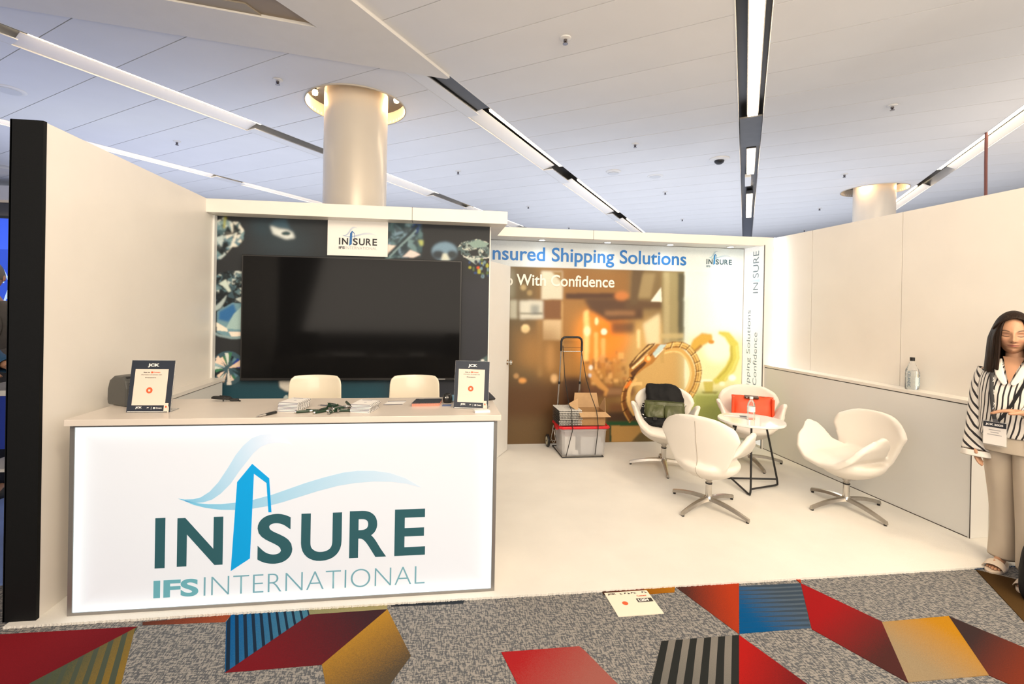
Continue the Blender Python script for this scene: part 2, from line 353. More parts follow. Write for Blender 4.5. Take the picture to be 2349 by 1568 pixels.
for bi, (v0, v1) in enumerate(bays):
    for k in range(31):
        u = nrow0+0.61*k+0.305; vc = (v0+v1)/2
        x, y = uv(u, vc)
        # keep single planks where the photograph can see them
        dx, dy = x*cos(YAW)-y*sin(YAW), x*sin(YAW)+y*cos(YAW)
        if dy < 0.6 or abs(dx)/dy > 2.2 or u > 17.5: 
            continue
        o = put('ceiling_panel', plank_mesh(v1-v0), ceiling, (vc, u, H+random.uniform(0, 0.0015)))
        for (cu, cv, r) in cutters:
            if v0 < cv < v1 and abs(u-cu) < r+0.31:
                c = put('cut', MB().lathe([(r, -1), (r, 1)], n=64).mesh('c', ceilm), None, (cv, cu, H), (0, 0, 0))
                c.matrix_world = Matrix.Rotation(RC, 4, 'Z') @ Matrix.Translation((cv, cu, H))
                o.data = o.data.copy(); b = o.modifiers.new('b', 'BOOLEAN'); b.object = c; b.operation = 'DIFFERENCE'; b.solver = 'EXACT'
                bpy.context.view_layer.update(); baked(o); bpy.data.objects.remove(c)
rest = MB()
for (v0, v1) in bays:
    cbox(rest, -8, -0.9, v0+.003, v1-.003, H+0.005, H+0.03); cbox(rest, 17.4, 24, v0+.003, v1-.003, H, H+0.03)
for (v0, v1) in bays:
    for k in range(-2, 31):
        u = nrow0+0.61*k+0.305; x, y = uv(u, (v0+v1)/2); dx, dy = x*cos(YAW)-y*sin(YAW), x*sin(YAW)+y*cos(YAW)
        if (dy < 0.6 or abs(dx)/dy > 2.2) and u < 17.5 and u > -0.9: cbox(rest, u-.3005, u+.3005, v0+.003, v1-.003, H, H+.03)
o = obj('ceiling_panel_field', rest, ceilm, ceiling); o['kind'] = 'stuff'
for i, (v0, v1) in enumerate(troughs+[(-12.3, -12.0), (8.9, 9.1)]):
    h = MB(); cbox(h, -8, 24, v0-0.01, v0, H-0.002, H+0.30); cbox(h, -8, 24, v1, v1+0.01, H-0.002, H+0.30)
    obj('trough_side', h, twhite, ceiling)
    h = MB(); cbox(h, -8, 24, v0, v1, H+0.16, H+0.18); obj('trough_back', h, tblack, ceiling)
def light_strip(i, u0, u1, label, side):
    v0, v1 = troughs[i]; wdt = v1-v0
    t = thing('strip_light', label, 'ceiling light', (*uv(u0, (v0+v1)/2), H+0.02), RC, 'recessed strip lights of the ceiling')
    L = u1-u0
    off = 0.02 if side == 0 else (wdt/2-0.09 if side > 0 else -(wdt/2-0.09))
    hd = 0.055 if side == 0 else 0.034
    if side: off = (wdt/2-0.05)*(1 if side > 0 else -1)
    obj('diffuser', B((off-hd, 0.02, 0.005), (off+hd, L-0.02, 0.03)), tube_m if side == 0 else tube_s, t)
    obj('housing', B((off-hd-.01, 0, 0.03), (off+hd+.01, L, 0.10)), dgrey, t)
    if side:   # reflector flange washed by the tube
        s = -1 if side > 0 else 1
        a = s*(wdt/2-(.20 if wdt > .3 else .11)); b = s*(wdt/2-0.004)
        mb = MB().add([(a, 0, 0.045), (a, L, 0.045), (b, L, -0.008), (b, 0, -0.008), (a, 0, 0.055), (a, L, 0.055), (b, L, -0.002), (b, 0, -0.002)], [(0, 1, 2, 3), (4, 7, 6, 5), (0, 4, 5, 1), (2, 6, 7, 3), (0, 3, 7, 4), (1, 5, 6, 2)])
        obj('reflector', mb, twhite, t)
    return t
light_strip(3, 4.0-3.2, 6.73, 'long bright strip light over the seating, running to the top edge of the view', 0)
light_strip(3, 8.1, 9.55, 'short strip light beyond the grey cover plate over the seating', 0)
light_strip(3, 11.2, 13.9, 'farthest strip light above the mural header, just right of the booth logo', 0)
light_strip(2, 5.15, 7.72, 'strip light starting at the grey cover plate right of the large column', 1)
light_strip(2, 8.65, 11.95, 'second strip light beyond the large column, past a short dark gap', 1)
light_strip(2, 12.9, 15.6, 'far strip light vanishing behind the mural header', 1)
light_strip(1, 1.80, 4.22, 'long strip light above the black-ended white wall', 1)
light_strip(1, 5.9, 8.47, 'strip light emerging right behind the large column', 1)
light_strip(1, 9.95, 12.9, 'strip light seen as a short tip behind the corner of the counter booth header', 1)
light_strip(0, 2.3, 5.5, 'strip light grazing the sloping top edge of the left white wall', 1)
light_strip(0, 6.1, 9.2, 'distant strip light ending behind the counter booth header', 1)
light_strip(4, 6.6, 10.5, 'strip light at the right with a hanging cable', -1)
light_strip(4, 11.7, 15.0, 'strip light ending beside the smaller far column', -1)
for i, nm in enumerate(('first', 'second', 'third', 'fourth', 'fifth')):        # the same fixtures go on behind the viewer
    light_strip(i, -4.4, -1.2, 'strip light behind the viewer in the %s trough from the black wall end' % nm, 0 if i == 3 else 1)
def cover(i, u0, u1, z):
    v0, v1 = troughs[i]; mb = MB(); cbox(mb, u0, u1, v0+(0.19 if i in (1, 2) else 0.01), v1-0.005, z, z+0.02); obj('cover_plate', mb, dgrey, ceiling)
cover(3, 6.76, 7.95, H+0.03); cover(2, 3.4, 5.08, H+0.03)
o = MB(); cbox(o, 9.7, 10.4, -0.04, 0.06, H+0.02, H+0.08); obj('driver_box', o, twhite, ceiling)
# white flange on the dark stretches of the wide troughs
for i, segs in ((2, ((2.8, 5.15), (7.72, 8.65), (11.95, 12.9))), (1, ((0, 1.8), (4.22, 5.9), (8.47, 9.95))), (0, ((0, 2.3), (5.5, 6.1)))):
    v0, v1 = troughs[i]
    for a, b in segs:
        mb = MB(); cbox(mb, a, b, v0+0.004, v0+0.17, H-0.002, H+0.01); obj('flange', mb, twhite, ceiling)
# V-shaped soffit hung below the planks
soff = [(4.13, -2.79), (4.13, -2.83), (-6, -12.96), (-6, -12.2), (2.87, -3.33), (-6, -3.33), (-6, -2.79)]
mb = MB(); mb.prism([(v, u) for u, v in soff], H-0.035, H-0.004)
so = obj('angled_soffit', mb, mat('soffit_paint', (0.70, 0.67, 0.62), 0.7, noise=.02), ceiling)
mb = MB().prism([(v, u) for u, v in [(2.87, -3.33), (-6, -12.2), (-6, -3.33)]], H-0.008, H-0.003)
obj('soffit_recess', mb, mat('recess_brown', (0.30, 0.235, 0.165), 0.6, noise=.1, nscale=2), ceiling)
mb = MB().prism([(v, u) for u, v in [(2.56, -3.64), (-6, -12.2), (-6, -12.6+.12), (2.40, -3.62)]], H-0.02, H-0.008)
obj('soffit_trim', mb, mat('recess_trim', (0.33, 0.28, 0.21), 0.6), ceiling)
# sprinklers
pol = mat('polished_dark', (0.22, 0.20, 0.20), 0.2, 1.0)
def sprinkler(px, py, label, sc_=1.0):
    g = G(px, py, H); t = thing('sprinkler', label, 'sprinkler', (g[0], g[1], H), 0, 'ceiling sprinklers')
    obj('escutcheon', MB().lathe([(0.052*sc_, 0), (0.050*sc_, -0.008), (0.022*sc_, -0.016)], n=20), twhite, t, 40)
    obj('head', MB().lathe([(0.016*sc_, -0.012), (0.018*sc_, -0.035), (0.008*sc_, -0.045), (0.024*sc_, -0.052), (0.024*sc_, -0.056)], n=14), pol, t, 40)
for p in ((1297, 87, 'ceiling sprinkler nearest the viewer, over the aisle right of the angled soffit'), (637, 183, 'ceiling sprinkler between the angled soffit and the large column'),
          (406, 324, 'ceiling sprinkler above the left white wall'), (1457, 330, 'ceiling sprinkler between two strip lights over the mural'),
          (1051, 392, 'ceiling sprinkler just right of the large column'), (2047, 242, 'ceiling sprinkler above the right white wall, nearest'),
          (1937, 399, 'ceiling sprinkler just in front of the smaller far column'), (1526, 440, 'small far ceiling sprinkler over the mural header'),
          (1880, 477, 'ceiling sprinkler left of the smaller far column'), (1845, 527, 'farthest ceiling sprinkler, just over the right wall top'),
          (1565, 502, 'tiny ceiling sprinkler left of the far strip light'), (1212, 473, 'tiny ceiling sprinkler above the corner of the two headers'),
          (18, 427, 'ceiling sprinkler seen left of the black wall end'), (1305, 521, 'far ceiling sprinkler touching the mural header top')):
    sprinkler(*p)
def disc(name, px, py, r, label, cat, dome=False, dz=0.03):
    g = G(px, py, H); t = thing(name, label, cat, (g[0], g[1], H))
    obj('cover', MB().lathe([(r, 0), (r*0.97, -dz*.5), (r*.8, -dz), (0.01, -dz*1.05)], n=32), twhite, t, 40)
    if dome: obj('dome', MB().lathe([(r*.5, -dz), (r*.45, -dz-0.03), (r*.25, -dz-0.055), (0.005, -dz-0.06)], n=24), blk, t, 60)
    else: obj('grille', MB().lathe([(r*.72, -dz*1.1), (r*.70, -dz*1.4), (0.01, -dz*1.4)], n=24), mat('grille_white', (0.6, 0.6, 0.6), .6), t, 40)
disc('ceiling_speaker', 20, 206, 0.16, 'round white ceiling speaker at the far left above the black wall end', 'speaker', dz=.012)
disc('ceiling_speaker', 1407, 393, 0.13, 'round white ceiling detector left of its twin, over the mural', 'detector')
disc('ceiling_speaker', 1503, 404, 0.14, 'flat round white ceiling speaker beside the detector over the mural', 'speaker', dz=.012)
disc('security_camera', 1650, 364, 0.15, 'dome camera with black lens beside the central strip light', 'camera', dome=True)

# ------------------------------------------------------------------ columns
colm = mat('column_enamel', (0.74, 0.66, 0.54), 0.25, 0.12, noise=0.03, nscale=2)
liner = mat('hole_liner', (0.62, 0.55, 0.45), 0.5)
lampw = mat('warm_lamp', (1, 1, 1), emit=(1.0, 0.72, 0.38), es=25)
for (cu, cv, r, rc, lab) in ((4.29, -4.26, 0.585, 0.375, 'large cream enamelled round column rising behind the counter booth header'),
                             (11.58, 2.2, 0.53, 0.335, 'smaller far cream round column behind the right white wall')):
    x, y = uv(cu, cv)
    t = thing('column', lab, 'column', (x, y, -0.012))
    obj('shaft', MB().lathe([(rc, 0), (rc, 2.0), (rc, 4.30)], n=64), colm, t, 40)
    mb = MB().lathe([(r, 4.0), (r, 4.33)], n=64, cap=False); mb.lathe([(r+0.012, 4.0), (r+0.012, 4.33)], n=64, cap=False)
    n = 64
    ring = [(r*cos(2*pi*i/n), r*sin(2*pi*i/n), 4.008) for i in range(n)]+[((r+.012)*cos(2*pi*i/n), (r+.012)*sin(2*pi*i/n), 4.008) for i in range(n)]
    mb.add(ring, [(i, (i+1) % n, n+(i+1) % n, n+i) for i in range(n)])
    obj('opening_liner', mb, liner, ceiling, 40).matrix_world = Matrix.Translation((x, y, -0.012))
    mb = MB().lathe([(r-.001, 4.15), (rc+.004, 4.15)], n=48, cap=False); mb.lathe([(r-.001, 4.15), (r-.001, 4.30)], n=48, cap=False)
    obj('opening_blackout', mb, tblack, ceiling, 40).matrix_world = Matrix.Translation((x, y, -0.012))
    for k, a in enumerate((R(-2), R(188), R(90)) if r > .55 else (R(200), R(320))):
        rr = (r+rc)/2; lx, ly = x+rr*cos(a), y+rr*sin(a)
        if r > .55:
            l = thing('column_uplight', ['warm lamp glowing right of the large column in its ceiling opening', 'warm lamp left of the large column in its ceiling opening', 'warm lamp hidden behind the large column in its ceiling opening'][k], 'lamp', (lx, ly, 4.07))
            obj('bulb', MB().lathe([(0.005, 0), (0.03, 0.01), (0.035, 0.04), (0.02, 0.07)], n=14), lampw, l, 50)
            obj('holder', MB().lathe([(0.04, 0.06), (0.045, 0.10), (0.045, 0.20)], n=16), blk, l, 50)
        L = bpy.data.lights.new('column_lamp', 'POINT'); L.energy = 9 if r > .55 else 7; L.color = (1, .66, .34); L.shadow_soft_size = .03
        q = bpy.data.objects.new('column_lamp', L); COL.objects.link(q); q.location = (lx, ly, 4.03)
# hanging cable
cab = MB().tube([(7.2, 5.37, 4.05), (7.2, 5.37, 3.6), (7.205, 5.365, 3.0), (7.2, 5.37, 2.2), (7.2, 5.37, 0)], 0.017, 8)
tag(obj('hanging_cable', cab, mat('cable_brown', (0.16, 0.06, 0.05), .5)), 'reddish brown cable hanging from the strip light at the right', 'cable')

# ------------------------------------------------------------------ booth walls
WT = 2.425
wl = struct('wall_left', B((-2.040, 2.57, 0), (-1.907, 4.52, WT)), white, 'tall white booth wall left of the counter', 'wall')
obj('end_panel', B((-2.047, 2.548, 0), (-1.905, 2.569, WT+.003)), blackm, wl)
obj('outer_panel', B((-2.050, 2.548, 0), (-2.041, 4.5, WT+.002)), blackm, wl)
obj('ledge', B((-1.929, 2.86, 0), (-1.80, 4.28, 0.885)), whitecool, wl)
obj('ledge_top', B((-1.929, 2.84, 0.893), (-1.79, 4.30, 0.918)), white, wl)
# tv wall
YT = 4.35
wt = struct('wall_back', B((-1.93, YT+.006, 0), (0.487, YT+.09, WT-.005)), white, 'booth back wall behind the counter with gemstone print', 'wall')
obj('corner_strip', B((-1.93, YT-.05, 0), (-1.892, YT+.006, 2.31)), whitecool, wt)
obj('edge_trim', B((0.483, YT-.004, 0), (0.492, YT+.09, 2.31)), whitecool, wt)
# headers
for (nm, a, b, lab) in (('trim_1', (-1.928, 4.18, 2.312), (0.621, 4.352, 2.425), 'cream header beam over the screen wall'),):
    t1 = struct(nm, B(a, b), white, lab, 'header beam', bevel=.002)
obj('joint', B((-0.224, 4.1785, 2.311), (-0.221, 4.30, 2.427)), seam, t1)
t2 = struct('trim_2', B((0.493, 4.353, 2.314), (0.621, 4.99, 2.423)), whitecool, 'short return beam joining both headers', 'header beam')
t3 = struct('trim_3', B((0.50, 4.97, 2.328), (3.85, 5.045, 2.425)), white, 'long cream header beam over the mural', 'header beam', bevel=.002)
obj('soffit', B((0.50, 5.046, 2.335), (3.85, 5.40, 2.36)), whitecool, t3)
obj('joint', B((1.692, 4.9685, 2.327), (1.695, 5.0, 2.427)), seam, t3)
obj('joint', B((0.50, 5.315, 2.3325), (3.72, 5.322, 2.3345)), seam, t3)
glow = mat('downlight_glow', (1, 1, 1), emit=(0.85, 0.95, 1.0), es=6)
for k, x in enumerate((1.17, 1.94, 2.70, 3.46)):
    t = thing('downlight', 'small round downlight under the mural header, '+('nearest the door', 'second from the door', 'third from the door', 'nearest the vertical banner')[k], 'downlight', (x, 5.2, 2.335), 0, 'downlights under the mural header')
    obj('trim_ring', MB().lathe([(0.05, 0), (0.05, -0.004), (0.036, -0.005)], n=24), twhite, t, 40)
    obj('lens', MB().lathe([(0.034, -0.005), (0.034, -0.0065)], n=24), glow, t)
# mural wall
YM = 5.32
wm = struct('wall_rear', B((0.36, YM+.006, 0), (3.80, YM+.08, WT-.02)), white, 'booth rear wall with the watch mural', 'wall')
# right end pylon with banner
ws = struct('wall_side', B((3.728, 4.956, 0), (3.842, 5.325, 2.33)), white, 'short return wall with the vertical banner', 'wall')
bl = mat('lit_banner', (0.9, 0.9, 0.9), .5, emit=(0.93, 0.97, 1.0), es=0.35)
obj('banner', B((3.7215, 4.962, 0.03), (3.7275, 5.312, 2.335)), bl, ws)
obj('banner_edge', B((3.718, 4.957, 0.0), (3.7285, 4.962, 2.335)), mat('grey_edge', (0.12, 0.12, 0.12), .4), ws)
# right wall
XR = 3.90
wr = struct('wall_right', B((XR+.004, 2.55, 0), (XR+.06, 5.2, 2.43)), white, 'tall cream panelled booth wall at the right', 'wall')
ys = [2.56, 3.505, 4.465, 4.99]
for a, b in zip(ys[:-1], ys[1:]):
    obj('wall_panel', B((XR-.004, a+.003, 0.0), (XR+.004, b-.003, 2.43)), white, wr)
hw = struct('wall_low', B((3.745, 2.845, 0), (XR-.005, 4.99, 0.93)), whitecool, 'low white ledge wall along the right wall', 'wall', bevel=.002)
obj('ledge_top', B((3.742, 2.84, 0.938), (XR-.005, 4.99, 0.962)), white, hw)
obj('ledge_shadow_gap', B((3.75, 2.86, 0.93), (XR-.005, 4.99, 0.938)), seam, hw)
obj('end_joint', B((3.7425, 2.8435, 0), (3.7465, 2.8475, .93)), seam, hw)
obj('baseboard', B((3.7428, 2.86, 0.0), (3.745, 4.95, 0.006)), seam, hw)
# light leaking round the pylon
led = thing('led_strip', 'vertical white light strip glowing between the banner pylon and the right wall', 'light', (3.872, 4.985, 0.965))
obj('diffuser', B((-0.022, 0, 0), (0.020, 0.012, 1.46)), mat('led_white', (1, 1, 1), emit=(0.9, 0.96, 1.0), es=28), led)

# ------------------------------------------------------------------ door
dr = thing('door_1', 'white hinged closet door standing ajar with steel knob', 'door', (0.455, 4.46, 0.006), math.atan2(0.64, 0.345)); dr['kind'] = 'structure'
obj('leaf', B((0, 0, 0.0), (0.727, 0.04, 2.012)), whitecool, dr, bevel=.002)
obj('leaf_edge', B((0.727, 0.0, 0.0), (0.731, 0.04, 2.012)), mat('edge_grey', (0.35, 0.34, 0.33), .5), dr)
kn = MB().lathe([(0.028, 0), (0.028, 0.006), (0.011, 0.009), (0.011, 0.03), (0.022, 0.036), (0.029, 0.048), (0.026, 0.062), (0.012, 0.068)], n=24)
o = obj('knob', kn, chrome, dr, 40); o.location = (0.672, 0.0, 0.965); o.rotation_euler = (R(90), 0, 0)
for z in (0.25, 1.0, 1.75): obj('hinge', B((-0.008, -0.004, z), (0.012, 0.044, z+.09)), chrome, dr)
# ------------------------------------------------------------------ raster painting for flat prints
def px_poly(pts, f): return np.array([f(*p) for p in pts])
class Paint:
    def __init__(s, x0, x1, z0, z1, step, Y):
        s.x0, s.z0, s.st, s.Y = x0, z0, step, Y
        s.nx = int((x1-x0)/step)+1; s.nz = int((z1-z0)/step)+1
        s.X, s.Z = np.meshgrid(x0+step*np.arange(s.nx), z0+step*np.arange(s.nz))
        s.img = np.zeros((s.nz, s.nx, 3))
    def to(s, px, py):
        g = G(px, py, s.Y, 1); return g[0], g[2]
    def blur(s, a, sig):
        sig = sig/s.st
        if sig < 0.4: return a
        r = int(3*sig)+1; k = np.exp(-0.5*(np.arange(-r, r+1)/sig)**2); k /= k.sum()
        for ax in (0, 1):
            pad = [(0, 0)]*a.ndim; pad[ax] = (r, r); b = np.pad(a, pad, mode='edge')
            n = a.shape[ax]; out = np.zeros_like(a)
            for i, kk in enumerate(k):
                out += kk*(b[i:i+n] if ax == 0 else b[:, i:i+n])
            a = out
        return a
    def mask(s, P):
        m = np.zeros(s.X.shape, bool); n = len(P)
        i0 = max(0, int((min(p[0] for p in P)-s.x0)/s.st)-1); i1 = min(s.nx, int((max(p[0] for p in P)-s.x0)/s.st)+2)
        j0 = max(0, int((min(p[1] for p in P)-s.z0)/s.st)-1); j1 = min(s.nz, int((max(p[1] for p in P)-s.z0)/s.st)+2)
        if i1 <= i0 or j1 <= j0: return m
        X = s.X[j0:j1, i0:i1]; Z = s.Z[j0:j1, i0:i1]; c = np.zeros(X.shape, bool)
        for i in range(n):
            x1, z1 = P[i]; x2, z2 = P[(i+1) % n]
            if z1 == z2: continue
            c ^= ((z1 > Z) != (z2 > Z)) & (X < (x2-x1)*(Z-z1)/(z2-z1)+x1)
        m[j0:j1, i0:i1] = c
        return m
    def fill(s, pts, col, blur=0.0, a=1.0, raw=False):
        P = pts if raw else [s.to(*p) for p in pts]
        m = s.mask(P).astype(float)
        if blur: m = s.blur(m, blur)
        m = (m*a)[..., None]; s.img = s.img*(1-m)+np.array(s2l(col))*m
    def rect(s, x0, y0, x1, y1, col, blur=0.0, a=1.0): s.fill([(x0, y0), (x1, y0), (x1, y1), (x0, y1)], col, blur, a)
    def ell(s, cx, cy, rx, ry, col, blur=0.0, a=1.0, rot=0.0):
        pts = []
        for i in range(28):
            t = 2*pi*i/28; x = rx*cos(t); y = ry*sin(t); pts.append((cx+x*cos(rot)-y*sin(rot), cy+x*sin(rot)+y*cos(rot)))
        s.fill(pts, col, blur, a)
    def stroke(s, pts, w, col, blur=0.0, a=1.0):
        pts = [np.array(p, float) for p in pts]; ws = w if hasattr(w, '__len__') else [w]*len(pts)
        L = []; Rr = []
        for i, p in enumerate(pts):
            t = pts[min(i+1, len(pts)-1)]-pts[max(i-1, 0)]; t /= np.hypot(*t); n = np.array([-t[1], t[0]])
            L.append(p+n*ws[i]/2); Rr.append(p-n*ws[i]/2)
        s.fill([tuple(q) for q in L+Rr[::-1]], col, blur, a)
    def facets(s, outline, cols, n, blur=0.0, size=14, seed=0, a=0.9):
        """many small polished triangles inside an outline"""
        r = random.Random(seed); O = s.mask([s.to(*p) for p in outline]); save = s.img.copy()
        xs = [p[0] for p in outline]; ys = [p[1] for p in outline]; cx = sum(xs)/len(xs); cy = sum(ys)/len(ys)
        s.fill(outline, cols[0])
        for i in range(n):
            x = r.uniform(min(xs), max(xs)); y = r.uniform(min(ys), max(ys)); c = r.choice(cols); sz = size*r.uniform(.4, 1.3)
            an = r.uniform(0, 2*pi); tri = []; sz = sz*(.75 if i > n*.4 else 1.2)
            for k in range(3): tri.append((x+sz*cos(an+k*2.1+r.uniform(-.5, .5)), y+sz*sin(an+k*2.1+r.uniform(-.5, .5))))
            s.fill(tri, c, 0, a)
        im = s.blur(s.img, blur) if blur else s.img
        m = O.astype(float)
        if blur: m = s.blur(m, blur)
        m = m[..., None]; s.img = save*(1-m)+im*m
    def build(s, name, m, parent, noise=0.03, hide=None):
        s.img = s.blur(s.img, s.st*.75)
        im = np.clip(s.img*(1+rng.normal(0, noise, s.img.shape[:2]+(1,))), 0, 1)
        nx, nz = s.nx, s.nz
        vs = np.stack([s.X.ravel(), np.full(nx*nz, s.Y), s.Z.ravel()], 1)
        j, i = np.meshgrid(np.arange(nz-1), np.arange(nx-1), indexing='ij'); a = (j*nx+i).ravel()
        fs = np.stack([a, a+1, a+nx+1, a+nx], 1)
        me = bpy.data.meshes.new(name); me.vertices.add(len(vs)); me.vertices.foreach_set('co', vs.ravel())
        me.loops.add(fs.size); me.loops.foreach_set('vertex_index', fs.ravel().astype(np.int32))
        me.polygons.add(len(fs)); me.polygons.foreach_set('loop_start', np.arange(0, fs.size, 4, dtype=np.int32)); me.polygons.foreach_set('loop_total', np.full(len(fs), 4, np.int32))
        me.update(); me.validate()
        ca = me.color_attributes.new('Col', 'FLOAT_COLOR', 'POINT'); c4 = np.ones((nx*nz, 4)); c4[:, :3] = im.reshape(-1, 3)
        ca.data.foreach_set('color', c4.ravel()); me.materials.append(m)
        return put(name, me, parent)
# --- gemstone print behind the screen
p = Paint(-1.892, 0.483, 0.62, 2.318, 0.0042, YT)
p.img[:] = s2l((40, 43, 47))
p.ell(650, 555, 70, 34, (56, 78, 90), .10, .5); p.ell(600, 520, 26, 16, (48, 74, 88), .05, .6); p.rect(440, 872, 900, 1300, (34, 76, 92), .05); p.rect(900, 872, 1130, 1300, (44, 48, 60), .1, .8); p.rect(1055, 640, 1130, 900, (48, 50, 60), .05, .6)
P5 = lambda x, y: (480+x/3.407, 480+y/3.407)
g_cols = [(70, 96, 104), (30, 40, 46), (190, 205, 205), (120, 150, 155), (20, 26, 30), (225, 225, 215), (90, 125, 140)]
p.facets([P5(*q) for q in [(30, 110), (110, 60), (150, 90), (230, 95), (275, 170), (265, 240), (220, 290), (180, 290), (130, 350), (90, 388), (30, 395)]], g_cols, 130, .005, 16, 1)
p.fill([P5(*q) for q in [(110, 60), (135, 60), (125, 150), (108, 150)]], (190, 185, 40), .006, .6)
p.fill([P5(*q) for q in [(470, 120), (510, 85), (600, 75), (625, 140), (655, 175), (670, 220), (600, 235), (500, 190)]], (58, 84, 100), .012)
p.fill([P5(*q) for q in [(478, 128), (540, 150), (610, 160), (650, 180), (668, 222), (600, 232), (500, 190)]], (215, 222, 220), .01)
p.ell(*P5(600, 188), 11, 5, (50, 75, 80), .006)
p.facets([P5(*q) for q in [(20, 560), (80, 495), (170, 478), (260, 485), (260, 760), (170, 730), (120, 780), (30, 790)]], [(36, 48, 54), (20, 26, 30), (90, 120, 130), (24, 30, 36), (200, 210, 205), (60, 84, 96)], 150, .003, 13, 2)
p.fill([P5(*q) for q in [(75, 580), (130, 545), (170, 640), (150, 645), (110, 600)]], (200, 214, 205), .004)
p.fill([P5(*q) for q in [(30, 770), (80, 730), (140, 665), (120, 720), (90, 770), (40, 800)]], (170, 185, 185), .004)
p.fill([P5(*q) for q in [(60, 800), (180, 730), (250, 735), (250, 1010), (160, 1010), (60, 960)]], (112, 152, 166), .003)
p.fill([P5(*q) for q in [(75, 800), (190, 735), (215, 800), (150, 880), (70, 860)]], (46, 104, 160), .008)
p.fill([P5(*q) for q in [(190, 820), (250, 760), (250, 940), (130, 930)]], (160, 190, 190), .003)
p.fill([P5(*q) for q in [(55, 880), (140, 930), (145, 955), (60, 945)]], (236, 228, 212), .002)
p.fill([P5(*q) for q in [(150, 955), (250, 955), (250, 990), (175, 995)]], (240, 226, 212), .002)
p.stroke([P5(*q) for q in [(30, 960), (80, 985), (180, 1005), (250, 1000)]], 5, (140, 165, 170), .004)
# round brilliant
cxx, cyy = P5(148, 1240); rr = 38.5
p.ell(cxx, cyy, rr, rr*1.02, (60, 90, 104))
for k in range(26):
    a0 = k*2*pi/26; a1 = a0+random.uniform(.12, .3); r0 = random.uniform(.1, .5)*rr; r1 = rr*random.uniform(.7, .98)
    p.fill([(cxx+r0*cos(a0), cyy+r0*sin(a0)), (cxx+r1*cos(a0-.1), cyy+r1*sin(a0-.1)), (cxx+r1*cos(a1), cyy+r1*sin(a1))], random.choice([(210, 220, 214), (30, 50, 60), (90, 130, 150), (236, 214, 196), (24, 36, 44), (150, 180, 190), (60, 120, 90), (30, 60, 150)]), .001)
p.fill([(cxx, cyy), (cxx+30, cyy-20), (cxx+34, cyy-4)], (234, 208, 186)); p.fill([(cxx, cyy), (cxx+8, cyy+38), (cxx-3, cyy+38)], (232, 228, 220))
P4 = lambda x, y: (870+x/6.349, 480+y/6.349)
p.facets([P4(*q) for q in [(90, 180), (620, 190), (640, 480), (620, 680), (90, 720)]], [(62, 88, 96), (90, 120, 126), (40, 56, 64), (56, 70, 78), (110, 140, 145), (120, 150, 170)], 120, .006, 18, 3)
p.fill([P4(*q) for q in [(500, 200), (600, 180), (560, 340), (470, 330)]], (38, 66, 130), .01)
p.fill([P4(*q) for q in [(100, 515), (280, 525), (130, 670), (100, 690)]], (228, 214, 204), .004)
p.stroke([P4(*q) for q in [(110, 690), (300, 500), (430, 370), (560, 220)]], 8, (44, 58, 64), .006)
p.stroke([P4(*q) for q in [(150, 690), (330, 510), (460, 390), (540, 300)]], 4, (120, 146, 150), .004)
p.fill([P4(*q) for q in [(340, 690), (450, 590), (530, 620), (600, 660), (500, 700)]], (226, 212, 206), .005)
p.fill([P4(*q) for q in [(570, 450), (640, 450), (640, 520), (600, 530)]], (180, 190, 110), .008)
p.ell(*P4(950, 610), 29, 21, (120, 150, 172), .010); p.ell(*P4(860, 660), 14, 10, (52, 60, 68), .010); p.ell(*P4(1060, 660), 12, 10, (56, 64, 70), .010); p.fill([P4(*q) for q in [(930, 640), (980, 640), (1030, 740), (900, 740)]], (215, 220, 205), .008)
p.fill([P4(*q) for q in [(1130, 570), (1200, 480), (1430, 430), (1620, 490), (1620, 690), (1400, 725), (1230, 690)]], (84, 104, 106), .002)
p.facets([P4(*q) for q in [(1130, 570), (1200, 480), (1430, 430), (1620, 490), (1620, 690), (1400, 725), (1230, 690)]], [(84, 104, 106), (50, 58, 60), (150, 165, 160), (36, 40, 42), (200, 205, 195)], 170, .001, 6, 4)
p.fill([P4(*q) for q in [(1290, 490), (1440, 440), (1600, 500), (1540, 545), (1380, 565)]], (135, 160, 152), .001)
p.fill([P4(*q) for q in [(1300, 600), (1440, 570), (1450, 680), (1330, 680)]], (44, 48, 50), .003)
p.stroke([P4(*q) for q in [(1230, 690), (1400, 722), (1620, 700)]], 2, (220, 222, 214))
p.fill([P4(*q) for q in [(1260, 705), (1480, 725), (1410, 805)]], (170, 185, 178), .002)
for k in range(34):
    x = random.uniform(1270, 1620); y = random.uniform(730, 990)
    if y-730 < (x-1230)*1.3: p.ell(*P4(x, y), random.uniform(1.5, 4), random.uniform(2, 5), random.choice([(40, 70, 120), (60, 110, 120), (220, 90, 50), (90, 110, 60), (30, 40, 60), (120, 150, 160), (170, 170, 60)]), .003, .9)
p.fill([(640, 872), (672, 872), (672, 900), (655, 896), (642, 888)], (216, 212, 204), .006); p.facets([(648, 914), (655, 906), (664, 902), (674, 912)], [(190, 205, 205), (60, 90, 100)], 10, 0, 4, 6)
p.fill([(1095, 830), (1122, 812), (1122, 850)], (80, 100, 100), .005); p.ell(1107, 826, 4, 2, (230, 230, 225), .003)
p.build('gemstone_print', vcol_mat('print_matt', 0.55, spec=.3), wt)
